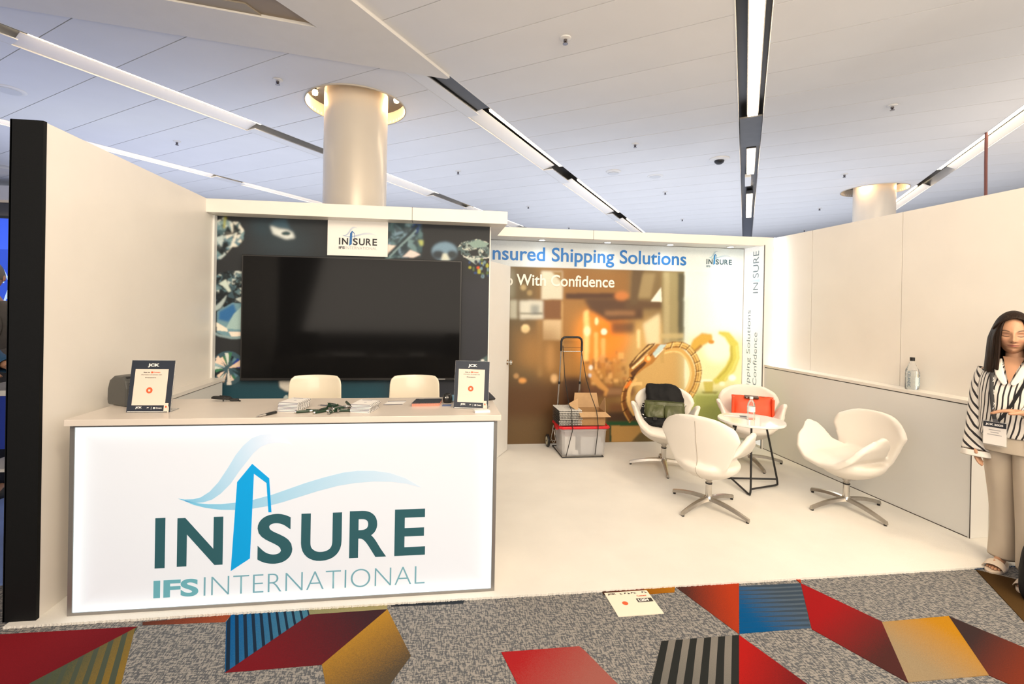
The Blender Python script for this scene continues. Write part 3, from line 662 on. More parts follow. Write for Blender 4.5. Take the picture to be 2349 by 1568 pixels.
# --- watch mural
p = Paint(0.40, 3.718, 0.0, 2.333, 0.0062, YM)
M5 = lambda x, y: (1160+x/3.6464, 600+y/3.6464)
def mr(x0, y0, x1, y1, c, b=.02, a=1.): p.fill([M5(x0, y0), M5(x1, y0), M5(x1, y1), M5(x0, y1)], c, b, a)
def me_(x, y, rx, ry, c, b=.02, a=1., rot=0): p.ell(*M5(x, y), rx/3.65, ry/3.65, c, b, a, rot)
def mp(pts, c, b=.02, a=1.): p.fill([M5(*q) for q in pts], c, b, a)
def ms(pts, w, c, b=.01, a=1.): p.stroke([M5(*q) for q in pts], [x/3.65 for x in w] if hasattr(w, '__len__') else w/3.65, c, b, a)
p.img[:] = s2l((120, 92, 52))
mr(-300, 0, 310, 1600, (98, 82, 54), .10); mr(300, 0, 700, 1000, (150, 108, 56), .10); mr(480, 60, 1080, 300, (140, 98, 48), .05); mr(1040, 60, 1300, 500, (120, 100, 66), .04)
mr(560, 420, 1080, 1000, (178, 124, 56), .10); mr(1000, 500, 1500, 1200, (196, 160, 98), .10)
mr(-300, 1000, 700, 1600, (88, 60, 34), .08); mr(-300, 1300, 360, 1600, (100, 78, 50), .05)
mr(300, 80, 475, 315, (208, 202, 180), .012); mp([(300, 80), (380, 80), (475, 180), (475, 80)], (150, 118, 70), .01); mr(312, 485, 465, 655, (206, 180, 140), .012); mr(300, 320, 465, 480, (120, 80, 46), .012)
mr(118, 325, 312, 478, (206, 204, 190), .014); mr(118, 425, 312, 440, (120, 116, 100), .008); mr(210, 360, 280, 440, (110, 118, 120), .018, .7); mr(30, 322, 95, 475, (178, 176, 158), .014); mr(0, 60, 70, 300, (150, 150, 130), .03, .7)
mr(465, 330, 480, 1000, (196, 160, 106), .008, .6); mr(270, 480, 300, 960, (180, 140, 86), .02, .5)
me_(165, 560, 36, 36, (255, 226, 170), .008); me_(88, 955, 22, 22, (180, 140, 92), .008); me_(140, 993, 32, 22, (218, 154, 84), .01); me_(405, 975, 28, 36, (226, 184, 130), .012); me_(148, 215, 24, 24, (190, 168, 120), .01, .8); me_(200, 260, 22, 22, (180, 154, 104), .01, .7)
mr(60, 560, 440, 900, (140, 104, 58), .07, .7); me_(220, 760, 80, 120, (170, 124, 66), .06, .5); me_(380, 800, 40, 120, (200, 150, 90), .03, .5)
me_(830, 600, 190, 220, (236, 136, 34), .07, .9); me_(700, 640, 120, 200, (226, 142, 50), .06, .8); me_(830, 590, 70, 70, (250, 130, 20), .03)
mr(500, 262, 930, 312, (78, 50, 30), .012); mp([(650, 300), (930, 300), (1150, 350), (1150, 480), (860, 500), (700, 400)], (84, 58, 38), .02); me_(970, 285, 60, 38, (190, 116, 58), .018); mp([(1000, 320), (1370, 335), (1340, 390), (1000, 400)], (92, 68, 44), .02)
mr(880, 500, 1080, 600, (70, 50, 40), .025, .8); mr(830, 410, 1080, 450, (150, 108, 70), .02, .8); mp([(1060, 60), (1160, 60), (1100, 360), (1040, 360)], (96, 76, 50), .015)
mp([(1215, 330), (1300, 215), (1308, 335)], (238, 236, 216), .006); mp([(1150, 520), (1290, 430), (1290, 690), (1180, 690)], (222, 204, 164), .02); mp([(1150, 100), (1250, 100), (1210, 300), (1110, 300)], (150, 130, 90), .015)
mr(1310, 80, 1500, 700, (150, 138, 98), .02); mr(1440, 90, 1497, 660, (84, 80, 62), .015); mr(1325, 90, 1370, 680, (170, 156, 116), .012); mr(1290, 600, 1490, 640, (190, 170, 120), .01, .7)
mp([(655, 420), (690, 400), (700, 560), (690, 830), (652, 830)], (255, 206, 130), .014); me_(760, 497, 15, 32, (255, 226, 170), .008); me_(822, 585, 24, 26, (255, 246, 214), .008); me_(682, 580, 26, 40, (255, 240, 190), .012); mr(742, 590, 770, 900, (240, 184, 104), .012); mr(800, 640, 832, 800, (236, 176, 100), .012); mr(1100, 570, 1124, 720, (240, 208, 150), .012)
for k in range(60):
    x = random.uniform(640, 1040); y = random.uniform(740, 1060); mr(x, y, x+random.uniform(12, 50), y+random.uniform(12, 80), random.choice([(200, 150, 90), (120, 80, 44), (230, 180, 110), (90, 60, 36), (170, 110, 54)]), .01, .6)
mr(560, 1040, 1080, 1130, (96, 62, 40), .03); mr(840, 1060, 1060, 1110, (140, 104, 72), .015); mr(860, 1180, 1100, 1260, (110, 72, 44), .03); mr(480, 970, 640, 1200, (64, 42, 28), .03)
mr(840, 1255, 1100, 1345, (70, 50, 36), .015); mr(840, 1335, 1120, 1372, (36, 82, 48), .008); mr(875, 1372, 1140, 1505, (190, 148, 84), .004); mp([(1050, 1505), (1120, 1430), (1300, 1420), (1380, 1505)], (108, 92, 58), .008); mr(868, 1372, 884, 1505, (30, 66, 48), .004)
# right pale side
mp([(1497, 0), (2300, 0), (2300, 1600), (1497, 1600)], (214, 226, 222), .008); mr(1700, 150, 2300, 620, (236, 242, 244), .10)
mr(1497, 640, 2300, 1200, (232, 228, 176), .07); mp([(1497, 300), (1530, 300), (1530, 680), (1497, 680)], (200, 214, 206), .02, .8)
me_(1780, 720, 130, 130, (250, 246, 224), .04); mr(1500, 1080, 2100, 1560, (170, 180, 100), .05); mr(1590, 1120, 1840, 1560, (158, 166, 92), .008); mr(1850, 1100, 1960, 1560, (178, 206, 150), .02)
# far blurred watch
ms([(1560, 740), (1600, 680), (1660, 640), (1730, 630)], [60, 90, 100, 50], (206, 166, 70), .010); ms([(1570, 760), (1640, 700)], 24, (150, 100, 40), .008, .8); me_(1720, 670, 26, 18, (200, 140, 50), .006)
ms([(1780, 590), (1850, 610), (1910, 690), (1915, 800), (1880, 890), (1810, 970), (1740, 1010)], [24, 60, 78, 84, 90, 84, 40], (204, 196, 88), .010)
ms([(1890, 700), (1890, 820), (1840, 910), (1770, 980)], 14, (170, 150, 60), .008, .8); ms([(1930, 700), (1940, 800), (1900, 900), (1830, 990)], 16, (226, 220, 130), .008, .8)
me_(1895, 970, 32, 26, (252, 252, 240), .008); me_(1810, 1020, 24, 18, (240, 244, 214), .008); me_(1680, 995, 50, 14, (250, 244, 220), .006); mp([(1650, 1000), (1740, 1000), (1730, 1100), (1670, 1100)], (196, 186, 96), .008); mp([(1640, 1085), (1780, 1085), (1760, 1105), (1640, 1100)], (120, 116, 50), .008, .8)
# small blurred watch
ms([(700, 880), (730, 960), (790, 1030), (845, 1075), (830, 1120)], [40, 54, 50, 36, 20], (196, 142, 76), .010); me_(712, 885, 16, 20, (230, 224, 214), .006); me_(705, 950, 14, 16, (200, 196, 200), .006); me_(680, 1010, 26, 60, (70, 44, 26), .012, .8)
# the gold watch in front
def spl(pts, n=6):
    out = []
    for i in range(len(pts)-1):
        p0 = pts[max(i-1, 0)]; p1 = pts[i]; p2 = pts[i+1]; p3 = pts[min(i+2, len(pts)-1)]
        for k in range(n):
            t = k/n
            out.append(tuple(0.5*((2*p1[c])+(-p0[c]+p2[c])*t+(2*p0[c]-5*p1[c]+4*p2[c]-p3[c])*t*t+(-p0[c]+3*p1[c]-3*p2[c]+p3[c])*t**3) for c in (0, 1)))
    return out+[pts[-1]]
rgt = spl([(1330, 712), (1420, 692), (1500, 706), (1560, 760), (1600, 840), (1614, 930), (1590, 1040), (1540, 1130)])
lft = spl([(1060, 960), (1005, 1050), (984, 1150), (1000, 1240), (1050, 1330)])
def inner(pts, cx=1290, cy=980, k=0.86): return [(cx+(x-cx)*k, cy+(y-cy)*k) for x, y in pts]
ms(inner(rgt, k=.84), 44, (206, 164, 92), .004); ms(inner(rgt, k=.80), 12, (232, 200, 136), .004)
ms(rgt, 52, (146, 100, 40), .003); ms(inner(rgt, k=1.035), 16, (224, 188, 112), .003); ms(inner(rgt, k=.975), 10, (226, 190, 110), .003, .9)
ms(inner(lft, 1250, 1040, .84), 30, (218, 176, 108), .003); ms(lft, 44, (116, 70, 30), .003); ms(inner(lft, 1250, 1040, 1.05), 10, (206, 156, 84), .003)
for i in range(4, len(rgt)-1, 5):
    x, y = rgt[i]; dx, dy = x-1290, y-980; L = math.hypot(dx, dy); dx /= L; dy /= L
    ms([(x-dx*26, y-dy*26), (x+dx*30, y+dy*30)], 7, (84, 54, 22), .002); ms([(x-dx*26+7, y-dy*26+7), (x+dx*24+7, y+dy*24+7)], 4, (250, 226, 160), .002, .8)
for i in range(3, len(lft)-1, 5):
    x, y = lft[i]; dx, dy = x-1250, y-1040; L = math.hypot(dx, dy); dx /= L; dy /= L
    ms([(x-dx*22, y-dy*22), (x+dx*22, y+dy*22)], 7, (60, 34, 16), .002)
mp([(990, 1050), (1040, 990), (1060, 1010), (1010, 1060)], (226, 120, 40), .004)
ms([(1318, 735), (1306, 790), (1312, 850)], 30, (188, 154, 92), .003); ms([(1050, 1030), (1095, 1018), (1140, 1020)], 28, (226, 188, 124), .003)
mp([(1030, 862), (1090, 790), (1190, 690), (1250, 680), (1240, 700), (1150, 790), (1040, 905)], (96, 62, 28), .003); mp([(1060, 850), (1150, 760), (1235, 690), (1200, 700), (1110, 780)], (222, 186, 118), .003)
mp([(1030, 900), (1150, 800), (1260, 690), (1345, 690), (1335, 716), (1230, 850), (1150, 900), (1050, 985), (1030, 960)], (172, 118, 52), .003)
mp([(1040, 930), (1150, 840), (1240, 750), (1160, 870), (1060, 960)], (84, 50, 22), .003); mp([(1230, 770), (1290, 695), (1345, 690), (1330, 712), (1250, 800)], (186, 208, 206), .004); mp([(1050, 890), (1130, 820), (1200, 760), (1140, 830), (1060, 900)], (240, 214, 160), .003)
mp([(1030, 960), (1060, 960), (1110, 910), (1060, 990)], (60, 34, 16), .003); me_(1188, 812, 30, 30, (216, 130, 50), .003); me_(1194, 808, 16, 20, (250, 196, 120), .004); ms([(1250, 800), (1320, 730)], 8, (250, 240, 214), .003)
# white band
B1 = [(1000, 500), (1800, 500), (1800, 626), (1000, 608)]
y0 = 2.035
m = (p.Z > y0).astype(float); p.img = p.img*(1-m[..., None])+np.array(s2l((208, 216, 220)))*m[..., None]
m = ((p.Z > y0) & (p.X > 2.9)).astype(float); m = p.blur(m, .12)*(p.Z > y0); p.img = p.img*(1-m[..., None])+np.array(s2l((222, 232, 232)))*m[..., None]
mural = p.build('watch_mural', vcol_mat('print_mural', 0.45, es=0.06, spec=.3), wm, .02)
# --- words
def word(name, s, mt, par, x0, ytop, x1, ybot, Y, bold=0.0, dy=-0.004):
    """printed words fitted between photograph columns x0..x1 and rows ytop..ybot on the plane Y"""
    a = G(x0, ybot, Y, 1); b = G(x1, ytop, Y, 1); xm = (x0+x1)/2
    zt = G(xm, ytop, Y, 1)[2]; zb = G(xm, ybot, Y, 1)[2]
    return lettering(name, s, mt, par, (a[0], Y+dy, zb), (1, 0, 0), (0, 0, 1), b[0]-a[0], zt-zb, bold)
blue_ink = mat('blue_ink', s2l((30, 112, 186)), .5, noise=.12, nscale=2.5, emit=s2l((30, 112, 186)), es=.12)
white_ink = mat('white_ink', s2l((222, 216, 200)), .5, emit=(1, .97, .9), es=.12)
dark_ink = mat('dark_ink', s2l((52, 60, 66)), .5)
o1 = word('slogan_lettering', 'nsured Shipping Solutions', blue_ink, wm, 1129.5, 570.5, 1574.6, 612, YM, .014)
word('slogan_lettering', 'I', blue_ink, wm, 1112, 569, 1118, 594, YM, .014)
word('slogan_lettering', 'With Confidence', white_ink, wm, 1184.3, 630.5, 1409.5, 657, YM, .016)
word('slogan_lettering', 'Ship', white_ink, wm, 1125, 628, 1176.5, 662, YM, .016)

# ------------------------------------------------------------------ logo
def L6(x, y):
    g = G(330+x/3.506, 980+y/3.506, 2.57, 1); return g[0], g[2]
tower = [(752, 437), (873, 290), (1010, 407), (1028, 680), (1003, 680), (988, 445), (887, 370), (855, 1050), (700, 1152)]
sw_a = ([(275, 570), (330, 577), (400, 575), (460, 560), (530, 515), (600, 440), (680, 320), (740, 220), (800, 145), (870, 85), (940, 58), (1010, 52), (1080, 65), (1140, 95), (1195, 135)],
        [(275, 570), (335, 592), (420, 605), (480, 600), (550, 578), (620, 530), (700, 450), (765, 355), (820, 285), (880, 208), (940, 155), (1000, 130), (1060, 120), (1130, 124), (1195, 135)])
sw_b = ([(330, 585), (420, 605), (520, 615), (620, 615), (735, 603), (880, 580), (1030, 540), (1150, 498), (1300, 445), (1450, 400), (1600, 362), (1720, 347), (1850, 347), (1980, 365), (2100, 405), (2235, 482)],
        [(330, 590), (400, 620), (500, 645), (620, 660), (740, 662), (880, 650), (1000, 630), (1120, 598), (1260, 554), (1400, 510), (1560, 468), (1700, 445), (1850, 433), (1990, 435), (2110, 450), (2235, 482)])
LO = np.array(L6(1200, 900)); 
def rel(pt): return np.array(L6(*pt))-LO
def logo(parent, org, ex, ez, k, mats_, normal, glow=False, small=True):
    """org = plane point of the logo centre; k = scale against the counter logo; mats_ = dark, tower, light, pale"""
    org = np.array(org, float); ex = np.array(ex, float); ez = np.array(ez, float); nn = np.array(normal, float)
    def at(q, lift): return org+ex*q[0]*k+ez*q[1]*k+nn*lift
    g = []
    for (a, b), nm in ((sw_a, 'swoosh'), (sw_b, 'swoosh')):
        mb = MB(); A = [at(rel(q), .0006) for q in a]; Bq = [at(rel(q), .0006) for q in b]
        mb.grid([[tuple(x), tuple(y)] for x, y in zip(A, Bq)])
        me = mb.mesh(nm, mats_[4]); ca = me.color_attributes.new('Col', 'FLOAT_COLOR', 'POINT')
        for i in range(len(a)):
            t = i/(len(a)-1)
            c = np.array(s2l((96, 168, 198)))*(1-t)+np.array(s2l((206, 208, 220) if a is sw_a[0] else (184, 198, 212)))*t
            if len(mats_) > 5: c = np.array(s2l(mats_[5]))*(1-t)+np.array(s2l((215, 220, 226)))*t
            for j in (0, 1): ca.data[2*i+j].color = (*c, 1)
        o = put(nm, me, parent)
    mb = MB(); mb.add([tuple(at(rel(q), .0012)) for q in tower], [tuple(range(len(tower)))]); obj('tower_emblem', mb, mats_[1], parent)
    def tx(s, x0, yt, x1, yb, m_, bold):
        a = rel((x0, yb)); b = rel((x1, yt)); lettering('logo_lettering', s, m_, parent, at(a, .0009), ex, ez, (b[0]-a[0])*k, (b[1]-a[1])*k, bold)
    for s, x0, yt, x1, yb in (('I', 88, 725, 176, 1132), ('N', 266, 714, 641, 1118), ('S', 911, 688, 1200, 1100), ('U', 1262, 680, 1595, 1078), ('R', 1651, 661, 1955, 1049), ('E', 2014, 650, 2267, 1032)):
        if s == 'I': 
            q = [rel((88, 1132)), rel((166, 1129)), rel((176, 725)), rel((98, 727))]; x0_, x1_, z0_, z1_ = q[0][0], q[1][0]+.002, q[0][1], q[3][1]
            mb = MB(); mb.add([tuple(at(v, .0009)) for v in ((x0_, z0_), (x1_, z0_), (x1_, z1_), (x0_, z1_))], [(0, 1, 2, 3)]); obj('logo_lettering', mb, mats_[0], parent)
        else: tx(s, x0, yt, x1, yb, mats_[0], {'N': .026, 'S': .026, 'U': .024, 'R': .022, 'E': .022}[s])
    if small:
        tx('IFS', 78, 1210, 442, 1372, mats_[2], .035)
        a = rel((482, 1357)); b = rel((2260, 1112)); z0 = rel((1400, 1300))[1]; z1 = rel((1400, 1152))[1]
        lettering('logo_lettering', 'INTERNATIONAL', mats_[3], parent, at((a[0], z0), .0009), ex, ez, (b[0]-a[0])*k, (z1-z0)*k, -.020)
d_glow = mat('logo_dark', s2l((38, 78, 86)), .4, emit=s2l((38, 84, 92)), es=.35)
t_glow = mat('logo_blue', s2l((0, 140, 200)), .4, emit=s2l((0, 145, 205)), es=.36)
l_glow = mat('logo_teal', s2l((90, 150, 162)), .4, emit=s2l((95, 155, 168)), es=.4)
p_glow = mat('logo_teal_thin', s2l((100, 145, 158)), .4, emit=s2l((110, 155, 168)), es=.4)
sw_glow = vcol_mat('logo_swoosh', .4, es=.42)
sw_flat = vcol_mat('logo_swoosh_flat', .5)
d_flat = mat('logo_dark_flat', s2l((34, 36, 40)), .5); t_flat = mat('logo_blue_flat', s2l((30, 100, 165)), .5); l_flat = mat('logo_grey', s2l((70, 74, 80)), .5); p_flat = mat('logo_grey_pale', s2l((150, 148, 148)), .5)
# logo sheet over the screen
ls = thing('logo_sheet', 'small white logo sheet hung on the gemstone wall above the screen', 'sign', (-0.705, YT-.02, 2.0))
obj('sheet', B((-0.262, 0.0, 0.0), (0.262, 0.006, 0.315)), paper, ls)
logo(ls, (0.0, -.001, .125), (1, 0, 0), (0, 0, 1), 0.245, (d_flat, t_flat, l_flat, p_flat, sw_flat, (150, 170, 200)), (0, -1, 0))
logo(wm, (*G(1649, 603, YM, 1)[:1], YM-.003, G(1649, 601, YM, 1)[2]), (1, 0, 0), (0, 0, 1), 0.245, (mat('ink_teal', s2l((56, 84, 96)), .5), mat('ink_blue', s2l((36, 130, 195)), .5), mat('ink_grey', s2l((110, 135, 145)), .5), mat('ink_pale', s2l((200, 212, 216)), .5), sw_flat, (130, 185, 205)), (0, -1, 0))
# vertical banner words: read upwards, on the plane X = 3.72
XB = 3.7212
def vword(s, mt, x0, x1, ybot, ytop, bold=0.0):
    xm = (x0+x1)/2; ym = (ybot+ytop)/2
    yn = G(x1, ym, XB, 0)[1]; yf = G(x0, ym, XB, 0)[1]
    z0 = G(xm, ybot, XB, 0)[2]; z1 = G(xm, ytop, XB, 0)[2]
    return lettering('banner_lettering', s, mt, ws, (XB, yn, z0), (0, 0, 1), (0, 1, 0), z1-z0, yf-yn, bold)
bink = mat('banner_ink', s2l((110, 126, 136)), .5, emit=s2l((120, 136, 146)), es=.25)
vword('SURE', bink, 1727.5, 1741, 637, 575.5, .0); vword('IN', bink, 1727.5, 1739, 672, 648, .0)
mb = MB(); z0, z1 = G(1730, 648, XB, 0)[2], G(1730, 640, XB, 0)[2]; mb.add([(XB, 5.03, z0), (XB, 5.22, (z0+z1)/2), (XB, 5.03, z1)], [(0, 1, 2)]); obj('banner_emblem', mb, mat('banner_emblem', s2l((190, 220, 226)), .5, emit=s2l((190, 220, 226)), es=.4), ws)
vword('Insured Shipping Solutions', bink, 1711, 1722, 1000, 711, 0.0); vword('Ship With Confidence', bink, 1726, 1737.5, 1000, 762, 0.0)

# ------------------------------------------------------------------ television
tv = thing('television', 'very large black flat television on the gemstone wall', 'television', (-0.718, YT-.005, 0.895))
tvg = mat('screen_glass', (0.006, 0.006, 0.0065), 0.10, spec=.16)
obj('casing', B((-0.945, -0.06, 0.0), (0.945, 0.0, 1.085)), blk, tv, bevel=.004)
obj('screen', B((-0.932, -0.0635, 0.022), (0.932, -0.06, 1.073)), tvg, tv)
obj('maker_badge', B((.72, -.0642, .007), (.81, -.0602, .015)), mat('badge_grey', (.3, .3, .3), .4), tv)

# ------------------------------------------------------------------ counter
ct = thing('counter', 'white reception counter with glowing logo front', 'counter', (-0.715, 2.80, 0.0))
bw = mat('counter_laminate', (0.68, 0.615, 0.55), 0.3, noise=.03)
obj('worktop', B((-1.075, -0.262, 0.945), (1.078, 0.255, 0.976)), bw, ct, bevel=.002)
mb = MB(); mb.box((-1.062, -0.215, 0.012), (1.056, 0.23, 0.944)); obj('body', mb, bw, ct)
mb = MB(); mb.box((-1.066, -0.234, 0.0), (-1.045, -0.214, .944)); mb.box((1.041, -0.234, 0.0), (1.060, -0.214, .944)); mb.box((-1.045, -.234, 0.0), (1.041, -.214, .014)); mb.box((-1.045, -.234, .932), (1.041, -.214, .944))
obj('panel_frame', mb, mat('frame_grey', (0.30, 0.29, 0.28), .35, .6), ct)
mb = MB(); mb.box((-1.05, -.2355, .936), (1.046, -.2342, .9445)); obj('shadow_gap', mb, seam, ct)
# lightbox: a little brighter where the lamps sit along its edges
lm = bpy.data.materials.new('lightbox'); lm.use_nodes = True; nt = lm.node_tree; b = nt.nodes['Principled BSDF']
b.inputs['Base Color'].default_value = (.4, .4, .4, 1); b.inputs['Roughness'].default_value = .35
tc = nt.nodes.new('ShaderNodeTexCoord'); sp = nt.nodes.new('ShaderNodeSeparateXYZ'); nt.links.new(tc.outputs['Generated'], sp.inputs[0])
def edge(sock, k):
    a = nt.nodes.new('ShaderNodeMath'); a.operation = 'SUBTRACT'; a.inputs[1].default_value = .5; nt.links.new(sock, a.inputs[0])
    c = nt.nodes.new('ShaderNodeMath'); c.operation = 'ABSOLUTE'; nt.links.new(a.outputs[0], c.inputs[0])
    d = nt.nodes.new('ShaderNodeMath'); d.operation = 'MULTIPLY'; d.inputs[1].default_value = 2; nt.links.new(c.outputs[0], d.inputs[0])
    e = nt.nodes.new('ShaderNodeMath'); e.operation = 'POWER'; e.inputs[1].default_value = k; nt.links.new(d.outputs[0], e.inputs[0]); return e
e1 = edge(sp.outputs[0], 30); e2 = edge(sp.outputs[2], 14)
ad = nt.nodes.new('ShaderNodeMath'); ad.operation = 'MAXIMUM'; nt.links.new(e1.outputs[0], ad.inputs[0]); nt.links.new(e2.outputs[0], ad.inputs[1])
mrn = nt.nodes.new('ShaderNodeMapRange'); mrn.inputs['To Min'].default_value = .50; mrn.inputs['To Max'].default_value = 1.0; nt.links.new(ad.outputs[0], mrn.inputs['Value'])
cr = nt.nodes.new('ShaderNodeMix'); cr.data_type = 'RGBA'; cr.inputs['A'].default_value = (.90, .93, .99, 1); cr.inputs['B'].default_value = (.80, .95, 1, 1)
nt.links.new(ad.outputs[0], cr.inputs['Factor']); nt.links.new(cr.outputs['Result'], b.inputs['Emission Color']); nt.links.new(mrn.outputs[0], b.inputs['Emission Strength'])
MATS['lightbox'] = lm
obj('light_panel', B((-1.044, -0.2305, 0.015), (1.040, -0.216, 0.931)), lm, ct)
co_ = np.array([LO[0]+.715, -.2315, LO[1]])
logo(ct, co_, (1, 0, 0), (0, 0, 1), 1.0, (d_glow, t_glow, l_glow, p_glow, sw_glow), (0, -1, 0))

hb = tag(obj('unseen_backdrop', B((-9, -4.6, -.012), (11, -4.5, 3.3)), mat('backdrop_dark', (.05, .045, .045), .7, noise=.3, nscale=.6)), 'unseen dark backdrop added behind the viewer for the television to reflect', 'wall')  # added out of view to keep the television's reflection dark

# ================================================================== furniture
# ---- swan chair shell: seat with rising wings + fan-shaped back, one continuous upholstered body
def crv(ts, xs):
    def f(t):
        for i in range(len(ts)-1):
            if t <= ts[i+1] or i == len(ts)-2:
                u = (t-ts[i])/(ts[i+1]-ts[i]); u = max(0, min(1, u)); u = u*u*(3-2*u)*.5+u*.5
                return xs[i]+(xs[i+1]-xs[i])*u
    return f
def shell_mesh():
    mb = MB()
    lx = crv([0, .3, .55, .8, 1.0], [0, .140, .228, .282, .312]); lz = crv([0, .3, .55, .8, 1.0], [.400, .415, .480, .570, .645])
    yf = crv([0, .3, .55, .75, .9, 1.0], [.285, .285, .265, .215, .14, .04]); yr = crv([0, .3, .55, .75, .9, 1.0], [-.24, -.20, -.10, -.07, -.04, .03])
    N, M_ = 30, 16; P = []
    for i in range(N+1):
        u = -1+2*i/N; a = abs(u); sg = 1 if u >= 0 else -1; row = []
        for j in range(M_+1):
            v = j/M_; y = yr(a)+(yf(a)-yr(a))*v
            z = lz(a)-0.045*max(0, v-.72)**1.5/.15*(1-a*.6)+0.03*(1-v)**2*(1-a)
            row.append((sg*(lx(a)-.02*abs(v-.5)*a), y, z))
        P.append(row)
    mb.grid(P)
    def bw_(v): return .165+.128*min(1, v/.78)**1.1-.045*max(0, (v-.78)/.22)**2
    by = crv([0, .2, .6, 1.0], [-.13, -.205, -.255, -.285]); bz = crv([0, .2, .6, 1.0], [.33, .40, .60, .775])
    P = []
    for j in range(30+1):
        v = j/30; row = []
        for i in range(24+1):
            x = -1+2*i/24; vv = v*(1-.20*abs(x)**2.6); X = x*bw_(v)
            row.append((X, by(vv)+.07*v*x*x, bz(vv)))
        P.append(row)
    mb.grid(P)
    P = []      # deep upholstered belly under the seat
    for z, r in ((.245, .05), (.255, .10), (.285, .165), (.33, .225), (.375, .245), (.395, .23)):
        P.append([(r*cos(2*pi*i/28)*.98, -.02+(.30-z)*.15+r*sin(2*pi*i/28)*1.02, z) for i in range(28)])
    mb2 = MB(); mb2.grid(P, True); mb2.add(P[0], [tuple(range(27, -1, -1))]); mb2.add(P[-1], [tuple(range(28))])
    o = put('tmp', mb.mesh('shell', leather, True))
    s_ = o.modifiers.new('s', 'SOLIDIFY'); s_.thickness = .046; s_.offset = 0
    baked(o); bm = bmesh.new(); bm.from_mesh(o.data); q = mb2.mesh('b', leather); bm.from_mesh(q); bm.to_mesh(o.data); bm.free()
    r = o.modifiers.new('r', 'REMESH'); r.mode = 'VOXEL'; r.voxel_size = .009; r.use_smooth_shade = True
    k = o.modifiers.new('k', 'SMOOTH'); k.factor = .6; k.iterations = 22
    baked(o); me = o.data; bpy.data.objects.remove(o)
    me.name = 'shell'; me.materials.clear(); me.materials.append(leather)
    me.polygons.foreach_set('use_smooth', [True]*len(me.polygons))
    return me
def make_swan(label, loc, face, star):
    """face, star: compass angles from +Y towards +X in degrees"""
    t = thing('swan_chair', label, 'chair', loc, 0, 'white swan chairs of the meeting area')
    if not make_swan.proto:
        M0 = {}
        M0['shell'] = shell_mesh()
        M0['column'] = MB().lathe([(.023, .075), (.023, .205), (.019, .208)], n=24).mesh('column', chrome, 40)
        M0['collar'] = MB().lathe([(.025, .19), (.025, .202)], n=20).mesh('collar', blk, 40)
        M0['swivel'] = MB().lathe([(.018, .20), (.018, .215), (.026, .22), (.026, .238), (.075, .248), (.075, .26)], n=20).mesh('swivel_mount', alu, 40)
        mb = MB(); pts = []; rs = []
        for i in range(13):
            a = i/12; pts.append((.012+.318*a, 0, .075-.052*a**1.6+.004*sin(a*pi))); rs.append(.026-.013*a)
        vs = []; P = []
        for (x, y, z), r in zip(pts, rs):
            P.append([(x, -r, z-.012), (x, -r*.7, z+.010), (x, 0, z+.016), (x, r*.7, z+.010), (x, r, z-.012), (x, 0, z-.016)])
        mb.grid(P, True); mb.add(P[-1], [(0, 1, 2, 3, 4, 5)])
        M0['leg'] = mb.mesh('leg', alu, 35)
        M0['glide'] = MB().lathe([(.011, 0), (.011, .012)], c=(.318, 0, 0), n=12).mesh('glide', blk)
        M0['hub'] = MB().lathe([(.020, .052), (.036, .058), (.036, .080), (.025, .095)], n=24).mesh('hub', chrome, 40)
        from mathutils.bvhtree import BVHTree
        tr_ = BVHTree.FromPolygons([v.co for v in M0['shell'].vertices], [tuple(p_.vertices) for p_ in M0['shell'].polygons])
        pp = []
        for k in range(22):
            h_ = tr_.ray_cast(Vector((0, -1, .735-.47*k/21)), Vector((0, 1, 0)))[0]
            if h_: pp.append((0, h_.y-.0006, h_.z))
        M0['seam'] = MB().tube(pp, .0024, 6).mesh('back_seam', mat('seam_thread', (.45, .40, .34), .8), 40)
        make_swan.proto = M0
    M0 = make_swan.proto
    rf = -R(face)
    put('shell', M0['shell'], t, rot=(0, 0, rf)); put('back_seam', M0['seam'], t, rot=(0, 0, rf))
    for nm in ('column', 'collar', 'swivel', 'hub'): put(M0[nm].name.split('.')[0], M0[nm], t)
    for k in range(4):
        l = put('leg', M0['leg'], t, rot=(0, 0, R(90-star)+k*pi/2)); put('glide', M0['glide'], l)
    return t
make_swan.proto = None
make_swan('white swan chair seen from behind, in front of the small round table', (2.18, 3.497, 0), 52, 65.4)
make_swan('white swan chair by the mural holding the black and green bag', (2.28, 4.44, 0), -155, 20)
make_swan('white swan chair behind the table holding the orange tote', (3.25, 4.50, 0), -150, 11.7)
make_swan('empty white swan chair turned sideways beside the low ledge wall', (3.305, 3.395, 0), -97, 86.5)

# ---- round table
tb = thing('side_table', 'small round white table on black wire legs between the swan chairs', 'table', (2.79, 3.85, 0))
obj('tabletop', MB().lathe([(.262, .588), (.270, .592), (.272, .602), (.268, .610), (.25, .6115)], n=64), mat('table_white', (.82, .80, .78), .12, coat=.4), tb, 40)
bm_ = mat('black_powder_steel', (.014, .014, .015), .45)
feet = [Vector((2.67-2.79, 3.67-3.85, 0)), Vector((3.093-2.79, 3.885-3.85, 0)), Vector((2.70-2.79, 4.09-3.85, 0))]
for k in range(3):
    f = feet[k]; g = feet[(k+2) % 3] if k != 0 else feet[2]
    g = {0: feet[2], 1: feet[0], 2: feet[1]}[k]
    top = f*0.50+Vector((0, 0, .588)); ft = f+Vector((0, 0, .012))
    dr_ = (g-f).normalized(); el = [ft+(top-ft).normalized()*.05, ft+(top-ft).normalized()*.02+dr_*.005, ft+dr_*.012+Vector((0, 0, .0)), ft+dr_*.045]
    gt = g*0.50+Vector((0, 0, .588)); end = g+(gt-g)*0.10+Vector((0, 0, .0))
    obj('leg', MB().tube([top]+el+[end], .0085, 10), bm_, tb, 50)
